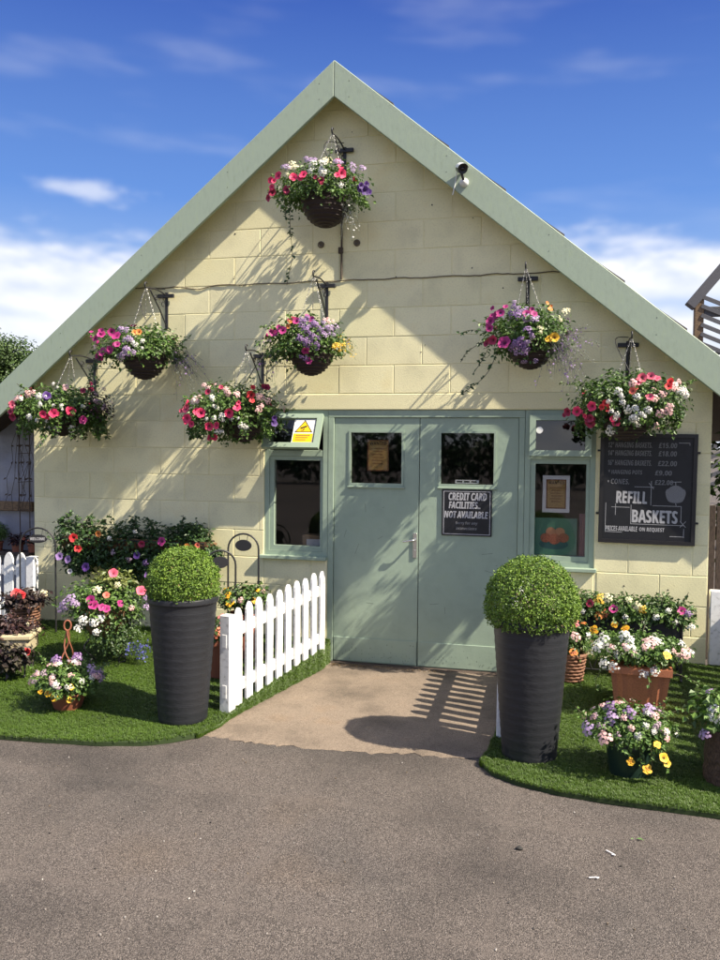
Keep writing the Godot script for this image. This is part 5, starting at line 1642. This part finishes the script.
	for k in 3:
		b = MB.new()
		var a := TAU * k / 3.0 + 0.4
		var pts := []
		for s in 12:
			var f := s / 11.0
			pts.append(Vector3(cos(a), 0, sin(a)) * (0.11 + 0.07 * sin(f * PI * 1.6) + 0.06 * f) + Vector3(0, 0.23 * (1.0 - f) + 0.002, 0))
		for s in 6:
			var q := -PI * 0.5 + s * 0.75
			pts.append(Vector3(cos(a), 0, sin(a)) * (0.13 + cos(q) * 0.022) + Vector3(0, 0.03 + sin(q) * 0.022, 0))
		b.tube(pts, 0.006, 6)
		part("leg", b.mesh(), M.black_iron, t)
	b = MB.new()
	leaves(b, Vector3(-0.01, 0.47, 0), Vector3(0.30, 0.17, 0.25), 3000, 0.036, GREEN0, GREEN1, -0.6)
	leaves(b, Vector3(0.05, 0.27, 0.05), Vector3(0.22, 0.18, 0.19), 2600, 0.024, DARK0, Color(0.10, 0.16, 0.045), -0.9)
	leaves(b, Vector3(0.05, 0.64, 0), Vector3(0.15, 0.07, 0.13), 420, 0.04, Color(0.10, 0.13, 0.03), Color(0.20, 0.22, 0.06))
	part("foliage", b.mesh(), M.leaf, t)
	b = MB.new()
	spray(b, Vector3(0.20, 0.14, 0.10), [Vector3(0.8, -0.1, 0.3), Vector3(0.4, 0.1, 0.5), Vector3(-0.3, 0.1, 0.5)], 40, 0.16, DARK1, PETAL.blue, 0.55)
	part("trailing_sprays", b.mesh(), M.leaf, t)
	for e in [["cluster", "lilac", -0.29, 0.49, 1.3], ["cluster", "lilac", -0.25, 0.53, 1.2], ["cluster", "lilac", -0.31, 0.45, 1.1], ["cluster", "lilac", -0.22, 0.50, 1.1], ["petunia", "magenta", -0.11, 0.53, 1.1], ["petunia", "magenta", -0.09, 0.49, 1.2], ["petunia", "magenta", 0.00, 0.46, 1.0], ["petunia", "magenta", -0.03, 0.47, 0.9],
			["petunia", "magenta", 0.10, 0.49, 0.9], ["petunia", "pink", 0.25, 0.57, 1.2], ["petunia", "pink", 0.05, 0.72, 1.1], ["cluster", "white", -0.16, 0.38, 1.3], ["cluster", "white", -0.09, 0.36, 1.2], ["cluster", "white", -0.04, 0.39, 1.1], ["cluster", "white", -0.20, 0.32, 1.0], ["cluster", "white", -0.07, 0.29, 0.9], ["cluster", "cream", -0.06, 0.60, 1.0],
			["cluster", "lilac", 0.31, 0.50, 1.3], ["cluster", "lilac", 0.34, 0.46, 1.2], ["cluster", "lilac", 0.30, 0.44, 1.0], ["petunia", "pink", 0.35, 0.36, 0.8], ["petunia", "coral", 0.00, 0.56, 0.8], ["cluster", "cream", 0.08, 0.63, 0.8], ["cluster", "pale_pink", 0.18, 0.45, 0.8]]:
		var q := 1.0 - pow(e[2] / 0.36, 2.0)
		flower(t, e[0], e[1], Vector3(e[2], e[3], 0.24 * sqrt(maxf(q, 0.05))), Vector3(e[2], 0.4, 0.6) + Vector3(rng.randfn(), rng.randfn(), rng.randfn()) * 0.15, e[4])

	t = pot_plant("flower_bowl", Vector3(-1.385, turf_y(1.66) - 0.003, 1.66), "terracotta bowl of pale clusters and yellow pansies with an upright cord hanger", "pot plant", round_pot(0.125, 0.085, 0.12, 0.008), M.dull_terracotta, "bowl",
		Vector3(0, 0.195, 0), Vector3(0.215, 0.125, 0.19), 2600, 0.030, GREEN0, GREEN1, [["cluster", "white", 11, 0.8], ["cluster", "pale_pink", 12, 0.85], ["cluster", "mauve", 10, 0.85]], {"soil": Vector2(0.11, 0.10), "bloom_low": 0.05, "placed": [["pansy", "yellow", Vector3(-0.12, 0.150, 0.15), 0.9], ["pansy", "yellow", Vector3(-0.08, 0.120, 0.165), 0.9], ["pansy", "yellow", Vector3(0.02, 0.19, 0.19), 0.8], ["pansy", "yellow", Vector3(0.01, 0.10, 0.165), 0.8], ["pansy", "yellow", Vector3(-0.165, 0.155, 0.11), 0.7],
		["cluster", "violet", Vector3(-0.07, 0.335, 0.03), 1.1], ["cluster", "violet", Vector3(0.06, 0.345, 0.03), 1.1], ["cluster", "lilac", Vector3(0.19, 0.245, 0.08), 1.3], ["cluster", "lilac", Vector3(0.15, 0.27, 0.10), 1.2], ["cluster", "lilac", Vector3(0.20, 0.21, 0.08), 1.1]]})
	b = MB.new()
	for s in 3:
		var a := TAU * s / 3.0 + 0.3
		var pts := []
		for k in 13:
			var f := k / 12.0
			pts.append(Vector3(cos(a + f * 6.0) * lerpf(0.12, 0.006, pow(f, 0.55)), lerpf(0.12, 0.52, f), sin(a + f * 6.0) * lerpf(0.12, 0.006, pow(f, 0.55))))
		b.tube(pts, 0.005, 5)
	var loop := []
	for k in 13:
		var a := -PI * 0.5 + TAU * k / 12.0
		loop.append(Vector3(cos(a) * 0.022, 0.550 + sin(a) * 0.034, 0))
	b.tube(loop, 0.006, 6)
	part("hanger", b.mesh(), M.dull_terracotta, t)

	pot_plant("flower_pot", Vector3(-0.60, turf_y(0.50), 0.50), "pot of yellow pansies standing under the black arches behind the picket fence", "pot plant", round_pot(0.12, 0.09, 0.34, 0.01), M.dull_terracotta, "pot",
		Vector3(0, 0.45, 0), Vector3(0.19, 0.10, 0.16), 900, 0.040, DARK0, GREEN1, [["pansy", "yellow", 4, 1.1], ["petunia", "white", 3, 0.7], ["cluster", "pale_pink", 3]], {"soil": Vector2(0.10, 0.30), "placed": [["pansy", "yellow", Vector3(-0.11, 0.44, 0.14), 1.4], ["pansy", "yellow", Vector3(-0.13, 0.49, 0.10), 1.2], ["pansy", "yellow", Vector3(0.08, 0.46, 0.16), 1.2]]})
	pot_plant("flower_pot", Vector3(-0.61, turf_y(0.92), 0.92), "dark red pot of pink and coral blooms between the tall planter and fence", "pot plant", round_pot(0.115, 0.085, 0.28, 0.012), M.dull_terracotta, "pot",
		Vector3(0, 0.34, 0), Vector3(0.15, 0.08, 0.14), 650, 0.045, DARK0, DARK1, [["cluster", "coral", 3, 1.2], ["petunia", "pink", 3]], {"soil": Vector2(0.10, 0.24), "placed": [["cluster", "pink", Vector3(0.02, 0.43, 0.10), 1.6], ["cluster", "coral", Vector3(0.03, 0.36, 0.14), 1.6], ["cluster", "coral", Vector3(-0.03, 0.35, 0.14), 1.4], ["cluster", "pink", Vector3(0.08, 0.40, 0.10), 1.2]]})

	# right turf
	t = thing("flower_rack", "black lattice stand carrying a long row of yellow, white and violet flowers", "plant stand", Vector3(2.19, turf_y(0.28), 0.28))
	rng.seed = 73
	b = MB.new()
	b.bx(-0.36, 0.40, 0.255, 0.40, -0.11, 0.11, 0.01)
	part("box", b.mesh(), M.black_iron, t)
	b = MB.new()
	for k in 9:
		b.tube([Vector3(-0.36 + k * 0.085, 0.04, 0.115), Vector3(-0.28 + k * 0.085, 0.255, 0.115)], 0.004, 5)
		b.tube([Vector3(-0.36 + k * 0.085, 0.255, 0.119), Vector3(-0.28 + k * 0.085, 0.04, 0.119)], 0.004, 5)
	b.tube([Vector3(-0.37, 0.04, 0.117), Vector3(0.41, 0.04, 0.117)], 0.006, 6); b.tube([Vector3(-0.37, 0.255, 0.117), Vector3(0.41, 0.255, 0.117)], 0.006, 6)
	part("lattice", b.mesh(), M.black_iron, t)
	for k in 4:
		b = MB.new()
		var lx: float = [-0.36, 0.40, -0.36, 0.40][k]
		var lz: float = [0.112, 0.112, -0.10, -0.10][k]
		b.tube([Vector3(lx, 0.41, lz), Vector3(lx, 0.03, lz), Vector3(lx, 0.0, lz + signf(lz) * 0.03)], 0.008, 6)
		part("leg", b.mesh(), M.black_iron, t)
	b = MB.new()
	for k in 7: leaves(b, Vector3(-0.33 + k * 0.118, 0.46 + rng.randf_range(-0.02, 0.02), 0.03), Vector3(0.12, 0.105, 0.16), 520, 0.036, DARK0, GREEN1, -0.7)
	for k in 16:
		var x := rng.randf_range(-0.36, 0.44)
		trail(b, [Vector3(x, 0.45, 0.06), Vector3(x, 0.53, 0.1), Vector3(x + rng.randf_range(-0.06, 0.06), rng.randf_range(0.52, 0.62), 0.12)], 120, 0.028, DARK0, GREEN1)
	part("foliage", b.mesh(), M.leaf, t)
	for e in [["cluster", "yellow", -0.16, 0.55, 1.3], ["cluster", "cream", -0.10, 0.56, 1.2], ["pansy", "yellow", -0.19, 0.34, 1.3], ["petunia", "magenta", -0.06, 0.49, 1.0], ["cluster", "orange", -0.15, 0.44, 1.3], ["cluster", "coral", -0.11, 0.45, 1.0], ["cluster", "cream", 0.10, 0.51, 1.1], ["cluster", "yellow", 0.13, 0.50, 0.9], ["petunia", "magenta", 0.39, 0.50, 1.0], ["cluster", "violet", 0.43, 0.48, 0.9],
			["petunia", "white", -0.31, 0.36, 0.9], ["cluster", "white", 0.22, 0.45, 0.8], ["cluster", "white", 0.30, 0.50, 0.7], ["cluster", "white", 0.35, 0.42, 0.7], ["cluster", "white", 0.45, 0.40, 0.8], ["cluster", "white", 0.02, 0.44, 0.7], ["petunia", "wine", -0.22, 0.52, 0.9], ["cluster", "cream", 0.04, 0.56, 0.8], ["pansy", "yellow", 0.02, 0.36, 1.2], ["pansy", "yellow", -0.05, 0.38, 1.0], ["cluster", "white", -0.27, 0.46, 0.7]]:
		flower(t, e[0], e[1], Vector3(e[2], e[3], 0.17 + rng.randf_range(-0.03, 0.03)), Vector3(-0.2, 0.4, 1.0) + Vector3(rng.randfn(), rng.randfn(), rng.randfn()) * 0.2, e[4])
	pot_plant("wicker_pot", Vector3(1.845, turf_y(0.50), 0.50), "small red brown wicker pot of pink flowers behind the tall planter", "pot plant", woven_pot(0.10, 0.075, 0.19), M.wicker, "basket",
		Vector3(0, 0.30, 0), Vector3(0.14, 0.13, 0.13), 650, 0.038, DARK0, GREEN1, [["cluster", "pale_pink", 4], ["pansy", "orange", 3], ["cluster", "white", 2, 0.8]], {"soil": Vector2(0.085, 0.16), "placed": [["cluster", "pink", Vector3(0.02, 0.42, 0.08), 1.1], ["cluster", "pale_pink", Vector3(0.03, 0.34, 0.13), 1.2], ["pansy", "orange", Vector3(0.02, 0.23, 0.13), 1.2]]})
	# fluted square terracotta planter
	b = MB.new()
	var n := 44
	var rows := []
	for k in 4:
		var y: float = [0.0, 0.270, 0.270, 0.312][k]
		var grow: float = [0.80, 0.985, 1.05, 1.06][k]
		var row := []
		for s in n:
			var f := float(s) / n * 4.0
			var side := int(f)
			var u := (f - side) * 2.0 - 1.0
			var flute := 0.010 * absf(sin(u * PI * 3.0)) if k < 2 else 0.0
			var p: Vector3 = [Vector3(u, 0, 1), Vector3(1, 0, -u), Vector3(-u, 0, -1), Vector3(-1, 0, u)][side] * 0.178 * grow
			p += [Vector3.BACK, Vector3.RIGHT, Vector3.FORWARD, Vector3.LEFT][side] * -flute
			row.append(p + Vector3(0, y, 0))
		rows.append(row)
	for k in 3:
		for s in n: b.quad(rows[k][s], rows[k][(s + 1) % n], rows[k + 1][(s + 1) % n], rows[k + 1][s])
	for s in n: b.tri(Vector3.ZERO, rows[0][(s + 1) % n], rows[0][s])
	for s in n: b.tri(Vector3(0, 0.292, 0), rows[3][s] * Vector3(0.94, 1, 0.94), rows[3][(s + 1) % n] * Vector3(0.94, 1, 0.94))
	for s in n: b.quad(rows[3][s], rows[3][(s + 1) % n], rows[3][(s + 1) % n] * Vector3(0.94, 1, 0.94), rows[3][s] * Vector3(0.94, 1, 0.94))
	pot_plant("terracotta_planter", Vector3(2.270, turf_y(0.92), 0.92), "square fluted terracotta planter spilling white and pale pink flowers", "pot plant", b.mesh(), M.terracotta, "pot",
		Vector3(0, 0.395, 0), Vector3(0.29, 0.10, 0.22), 3000, 0.032, GREEN0, GREEN1, [["cluster", "white", 22, 0.95], ["cluster", "pale_pink", 9, 0.95]], {"turn": -0.05, "bloom_low": 0.15, "low": -0.55, "trails": [[Vector3(0.18, 0.30, 0.16), Vector3(0.33, 0.24, 0.20), Vector3(0.40, 0.17, 0.20), Vector3(0.44, 0.14, 0.2)], [Vector3(-0.2, 0.32, 0.16), Vector3(-0.26, 0.24, 0.20), Vector3(-0.27, 0.17, 0.20)], [Vector3(0.05, 0.3, 0.2), Vector3(0.05, 0.22, 0.27)]],
		"placed": [["cluster", "white", Vector3(0.45, 0.135, 0.2), 1.3], ["cluster", "white", Vector3(-0.22, 0.335, 0.21), 1.1], ["cluster", "white", Vector3(-0.16, 0.320, 0.22), 1.1], ["cluster", "white", Vector3(0.02, 0.285, 0.20), 1.0], ["cluster", "white", Vector3(0.08, 0.310, 0.21), 1.0], ["pansy", "yellow", Vector3(0.15, 0.415, 0.22), 1.1], ["cluster", "pale_pink", Vector3(0.05, 0.475, 0.16), 1.4], ["cluster", "white", Vector3(-0.22, 0.465, 0.16), 1.3], ["cluster", "white", Vector3(-0.26, 0.425, 0.18), 1.4], ["cluster", "pale_pink", Vector3(0.26, 0.425, 0.18), 1.2], ["cluster", "white", Vector3(-0.10, 0.495, 0.1), 1.2]]})
	pot_plant("flower_pot", Vector3(2.145, turf_y(1.83) - 0.003, 1.83), "dark green pot of pale violet flowers and drooping yellow pansies", "pot plant", round_pot(0.125, 0.098, 0.205, 0.010), M.green_plastic, "pot",
		Vector3(0, 0.265, 0), Vector3(0.225, 0.115, 0.20), 2600, 0.030, GREEN0, GREEN1, [["cluster", "pale_pink", 11, 0.85], ["cluster", "mauve", 8, 0.85], ["cluster", "white", 8, 0.7]], {"soil": Vector2(0.11, 0.18), "bloom_low": 0.1, "trails": [[Vector3(0.12, 0.22, 0.12), Vector3(0.17, 0.16, 0.14), Vector3(0.19, 0.09, 0.14)], [Vector3(0.0, 0.2, 0.14), Vector3(0.02, 0.1, 0.15)], [Vector3(0.07, 0.2, 0.13), Vector3(0.10, 0.07, 0.145)], [Vector3(0.1, 0.22, 0.13), Vector3(0.13, 0.10, 0.14)], [Vector3(0.05, 0.2, 0.13), Vector3(0.06, 0.10, 0.15)], [Vector3(0.14, 0.22, 0.10), Vector3(0.20, 0.16, 0.11)]],
		"placed": [["petunia", "yellow", Vector3(0.175, 0.165, 0.15), 0.8], ["petunia", "yellow", Vector3(0.19, 0.135, 0.14), 0.7], ["pansy", "yellow", Vector3(0.14, 0.235, 0.17), 0.8], ["pansy", "yellow", Vector3(0.095, 0.095, 0.155), 1.0], ["pansy", "yellow", Vector3(0.012, 0.125, 0.155), 0.85], ["cluster", "violet", Vector3(-0.10, 0.375, 0.06), 1.1], ["cluster", "violet", Vector3(0.0, 0.36, 0.10), 1.2], ["cluster", "lilac", Vector3(-0.09, 0.33, 0.12), 1.2], ["cluster", "lilac", Vector3(0.10, 0.38, 0.06), 1.1], ["cluster", "lilac", Vector3(-0.21, 0.27, 0.14), 1.3], ["cluster", "pale_pink", Vector3(-0.12, 0.25, 0.20), 1.3]]})
	b = MB.new()
	var prof := [Vector2(0.002, 0.0), Vector2(0.165, 0.0), Vector2(0.165, 0.0)]
	for k in 9: prof.append(Vector2(0.168 + 0.004 * sin(k * 2.2), 0.29 * (k + 1) / 9.0))
	prof.append_array([Vector2(0.15, 0.295), Vector2(0.145, 0.24), Vector2(0.002, 0.24)])
	b.lathe(prof, 48, Transform3D.IDENTITY, 0.02, 0.006, 17)
	pot_plant("log_planter", Vector3(2.70, turf_y(1.80), 1.80), "bark covered log planter with loose green leaves and a few white flowers", "pot plant", b.mesh(), M.bark, "log",
		Vector3(0, 0.37, 0), Vector3(0.24, 0.10, 0.20), 900, 0.050, GREEN0, GREEN1, [["cluster", "white", 6], ["cluster", "lilac", 4]], {"placed": [["cluster", "lilac", Vector3(-0.16, 0.285, 0.16), 1.1], ["cluster", "white", Vector3(-0.12, 0.40, 0.12), 1.1]], "trails": [[Vector3(-0.15, 0.38, 0.1), Vector3(-0.25, 0.36, 0.12), Vector3(-0.29, 0.33, 0.12)]]})


# ------------------------------------------------------------------ beyond the wall and small things on the ground
func surroundings():
	var b := MB.new()
	rng.seed = 81
	# grey sheet screen with a timber rail
	var t := thing("sheet_screen", "slack grey sheet screen with timber rail and post by the wall's end", "screen", Vector3(-3.6, 0.0, -0.32))
	var f := noise(1.4, 601, 3)
	var nu := 50
	var nv := 50
	grid(b, nu, nv, func(i: int, j: int):
		var x := -1.3 + 1.98 * i / (nu - 1)
		var y := 2.15 - 2.1 * j / (nv - 1)
		return Vector3(x, y, 0.05 * f.get_noise_2d(x * 1.6, y * 2.2) + 0.012 * sin(y * 14.0 + x * 9.0) * f.get_noise_2d(x, y)), func(_p): return Color(1, 1, 1))
	part("sheet", b.mesh(), M.grey_sheet, t)
	b = MB.new()
	b.bx(-1.3, 0.60, 1.135, 1.225, 0.045, 0.09, 0.006)
	part("rail", b.mesh(), M.wood, t)
	b = MB.new()
	b.bx(0.675, 0.745, -0.1, 1.30, 0.05, 0.12, 0.006)
	part("post", b.mesh(), M.wood, t)
	# wire trellis with dry stems
	t = thing("wire_trellis", "dark wire trellis with dry stems hanging against the grey sheet", "trellis", Vector3(-3.0, 1.10, -0.15))
	for k in 2:
		b = MB.new()
		b.tube([Vector3(-0.06 + k * 0.10, -0.2, 0), Vector3(-0.07 + k * 0.11, 0.4, 0.01), Vector3(-0.06 + k * 0.11, 0.98, 0)], 0.005, 5)
		part("upright", b.mesh(), M.dry_stem, t)
	for k in 4:
		b = MB.new()
		b.tube([Vector3(-0.08, 0.05 + k * 0.26, 0.004), Vector3(0.07, 0.06 + k * 0.26, 0.004)], 0.003, 4)
		part("crosswire", b.mesh(), M.dry_stem, t)
	b = MB.new()
	for k in 9:
		var x := rng.randf_range(-0.10, 0.10)
		var pts := []
		for s in 7: pts.append(Vector3(x + rng.randf_range(-0.03, 0.03) - 0.02 * s * (k % 2), 0.95 - s * 0.15, rng.randf_range(-0.02, 0.03)))
		b.tube(pts, 0.0025, 4, false)
		for s in 6:
			var p: Vector3 = pts[s]
			b.leaf(p, Vector3(rng.randfn(), -0.5, 0.3).normalized(), Vector3(0.2, 0.4, 0.8), 0.035, 0.018)
	part("dry_stems", b.mesh(), M.dry_stem, t)
	# shelf of small pots behind the far picket fence
	t = thing("potting_shelf", "low wooden shelf behind the picket fence by the grey sheet", "shelf", Vector3(-3.42, 0.0, -0.20))
	b = MB.new()
	b.bx(-0.5, 0.47, 0.735, 0.765, -0.10, 0.085, 0.004)
	part("board", b.mesh(), M.dark_wood, t)
	for s in [-0.45, 0.40]:
		b = MB.new()
		b.bx(s - 0.03, s + 0.03, -0.05, 0.7345, -0.06, 0.0, 0.003)
		part("leg", b.mesh(), M.dark_wood, t)
	for k in 3:
		var at_ := Vector3(-3.30 + k * 0.17 - (0.05 if k == 0 else 0.0), 0.7655, -0.20)
		pot_plant("small_pot", at_, ["small pot with a clipped green ball on the shelf by the grey sheet", "small pot of dark red leaves on the shelf, between the ball and post", "small pot of dark leaves at the shelf's end beside the timber post"][k], "pot plant", round_pot(0.055, 0.045, 0.085, 0.006), M.dull_terracotta, "pot",
			Vector3(0, [0.17, 0.11, 0.11][k], 0), [Vector3(0.10, 0.09, 0.10), Vector3(0.08, 0.05, 0.08), Vector3(0.07, 0.05, 0.07)][k], [1500, 260, 220][k], [0.018, 0.032, 0.032][k], [GREEN0, PLUM0, PLUM0][k], [GREEN1, PLUM1, Color(0.06, 0.06, 0.03)][k], [] if k == 0 else [["cluster", "coral", 2, 0.7]], {"low": -0.9, "shoots": 0, "group": "small pots on the shelf"})
	# dark boards past the right corner, shrub behind them
	t = thing("board_fence", "dark upright board fence past the building's corner", "fence", Vector3(2.90, 0.0, -1.0))
	for k in 12:
		b = MB.new()
		b.bx(k * 0.125, k * 0.125 + 0.117, 0.0, 1.30 + rng.randf_range(-0.01, 0.01), -0.02, 0.0, 0.003)
		part("board", b.mesh(), M.dark_wood, t)
	for y in [0.3, 1.05]:
		b = MB.new()
		b.bx(0.0, 1.5, y, y + 0.07, -0.06, -0.0205, 0.003)
		part("rail", b.mesh(), M.dark_wood, t)
	t = thing("leafy_shrub", "loose green shrub behind the dark board fence", "shrub", Vector3(3.75, 0.0, -2.6))
	b = MB.new()
	for k in 6: b.tube([Vector3(0, 0, 0), Vector3(rng.randf_range(-0.2, 0.2), 0.8, rng.randf_range(-0.2, 0.2)), Vector3(rng.randf_range(-0.45, 0.45), 1.7, rng.randf_range(-0.4, 0.4))], [0.02, 0.014, 0.005], 6)
	part("stems", b.mesh(), M.bark, t)
	b = MB.new()
	leaves(b, Vector3(0, 1.35, 0), Vector3(0.6, 0.85, 0.55), 1800, 0.10, DARK0, GREEN1, -0.9, 0.5, 0.25)
	part("foliage", b.mesh(), M.leaf, t)
	# lattice pergola behind the roof
	t = thing("lattice_pergola", "timber pergola with grey lattice panels rising behind the tiled roof", "pergola", Vector3(3.83, 0.0, -9.0))
	for k in 3:
		b = MB.new()
		b.bx(0.06 + k * 1.3, 0.21 + k * 1.3, -0.1, 4.30 + (k * 1.3 + 0.05) * 1.15, -0.08, 0.08, 0.01)
		part("post", b.mesh(), M.wood, t)
	b = MB.new()
	b.box(Transform3D(Basis(Vector3.BACK, atan(1.24)), Vector3(1.35, 5.93, 0.0)), Vector3(4.36, 0.17, 0.24), 0.01)
	part("sloping_beam", b.mesh(), M.grey_wood, t)
	b = MB.new()
	b.bx(0.212, 2.8, 4.05, 4.22, -0.05, 0.05, 0.008)
	part("cross_beam", b.mesh(), M.grey_wood, t)
	for k in 22:
		b = MB.new()
		b.box(Transform3D(Basis(Vector3.BACK, 0.42), Vector3(1.40, 1.6 + k * 0.16, 0.06)), Vector3(2.7, 0.07, 0.02), 0.002)
		if k < 15: part("lattice_slat", b.mesh(), M.grey_wood, t)
	for k in 15:
		b = MB.new()
		b.box(Transform3D(Basis(Vector3.BACK, -0.42), Vector3(1.40, 1.6 + k * 0.16, 0.085)), Vector3(2.7, 0.07, 0.02), 0.002)
		part("lattice_slat", b.mesh(), M.grey_wood, t)
	# far trees
	tree(Vector3(-29.8, 0, -35), 7.9, 2.6, "dark rounded tree beyond the sloping gable board, the taller one", Color(0.045, 0.085, 0.025), Color(0.11, 0.17, 0.05), 30000, 0.15)
	tree(Vector3(-26.9, 0, -35.5), 7.1, 1.9, "dark tree beyond the sloping gable board, the lower one", Color(0.045, 0.085, 0.025), Color(0.11, 0.17, 0.05), 20000, 0.14)
	# unseen hedge added behind the viewpoint to darken what the panes mirror
	t = thing("added_hedge", "long dark green hedge added out of view to darken the window reflections", "hedge", Vector3(2.0, 0.0, 30.0))
	b = MB.new()
	for k in 12: b.tube([Vector3(-22.0 + k * 4.0, -0.1, 0), Vector3(-22.0 + k * 4.0, 1.2, 0.1), Vector3(-21.6 + k * 4.0, 2.6, 0)], [0.08, 0.06, 0.02], 6)
	part("stems", b.mesh(), M.bark, t)
	b = MB.new()
	for k in 24: leaves(b, Vector3(-24.0 + k * 2.0, 1.55, 0), Vector3(1.5, 1.6, 0.9), 480, 0.34, DARK0, DARK1, -0.9, 0.7, 0.1)
	part("foliage", b.mesh(), M.leaf, t)
	# litter along the threshold, and scraps on the tarmac
	b = MB.new()
	for k in 420:
		var x := -0.02 + absf(rng.randfn()) * 0.45
		if x > 1.4: continue
		var p := Vector3(x, 0.016, 0.062 + absf(rng.randfn()) * 0.035)
		b.col = Color(0.10, 0.06, 0.03).lerp(Color(0.24, 0.16, 0.08), rng.randf())
		var d := Vector3(rng.randfn(), 0.0, rng.randfn()).normalized()
		b.leaf(p, d, Vector3(rng.randfn() * 0.25, 1, rng.randfn() * 0.25).normalized(), rng.randf_range(0.008, 0.022), 0.008)
	tag(part("leaf_litter", b.mesh(), M.leaf, self), "dry brown leaf litter lying along the door threshold", "litter", "", "stuff")
	b = MB.new()
	for k in 420:
		var p := Vector3(rng.randf_range(-1.6, 3.4), -0.003, rng.randf_range(1.95, 5.0))
		if p.z < 2.35 and (p.x < -0.2 or p.x > 1.3): continue
		b.col = [Color(0.26, 0.23, 0.20), Color(0.05, 0.045, 0.04), Color(0.16, 0.12, 0.08), Color(0.34, 0.31, 0.28)][rng.randi() % 4]
		var q := rng.randf_range(0.0022, 0.0058)
		b.box(Transform3D(Basis(Vector3(rng.randfn(), rng.randfn(), rng.randfn()).normalized(), rng.randf() * 3.0), p), Vector3(q * 1.4, q, q), 0.0)
	tag(part("loose_grit", b.mesh(), M.leaf, self), "loose grit scattered over the tarmac in front of the doors", "grit", "", "stuff")
	for k in 2:
		b = MB.new()
		var l: float = [0.046, 0.036][k]
		b.box(Transform3D(Basis(Vector3.RIGHT, 0.0), Vector3.ZERO), Vector3(l, 0.003, 0.005), 0.001)
		b.box(Transform3D(Basis(Vector3.UP, 0.5), Vector3(l * 0.5, 0.0005, 0.006)), Vector3(l * 0.35, 0.003, 0.006), 0.001)
		var o := part("wood_sliver", b.mesh(), M.paper, self)
		o.position = [Vector3(2.01, 0.001, 2.73), Vector3(1.93, 0.001, 2.97)][k]
		o.rotation.y = [-0.75, 0.35][k]
		tag(o, ["pale sliver on the tarmac nearer the turf", "pale sliver on the tarmac farther from the turf"][k], "debris", "slivers on the tarmac")
	b = MB.new()
	b.col = Color(0.10, 0.22, 0.04)
	b.leaf(Vector3.ZERO, Vector3(1, 0, 0.1).normalized(), Vector3.UP, 0.036, 0.013)
	b.leaf(Vector3(-0.01, 0, 0.004), Vector3(-0.6, 0.1, 0.5).normalized(), Vector3.UP, 0.018, 0.008)
	var leaf_ := part("fallen_leaf", b.mesh(), M.leaf, self)
	leaf_.position = Vector3(2.13, 0.004, 2.57)
	tag(leaf_, "fresh green leaf fallen on the tarmac by the turf", "leaf")
	b = MB.new()
	b.lathe([Vector2(0.001, 0.0), Vector2(0.022, 0.002), Vector2(0.026, 0.010), Vector2(0.016, 0.020), Vector2(0.001, 0.023)], 10, Transform3D.IDENTITY, 0.25)
	var st := part("stone", b.mesh(), M.dark_gap, self)
	st.position = Vector3(1.62, -0.006, 2.79)
	st.scale = Vector3.ONE * 0.6
	tag(st, "small dark stone lying on the tarmac", "stone")
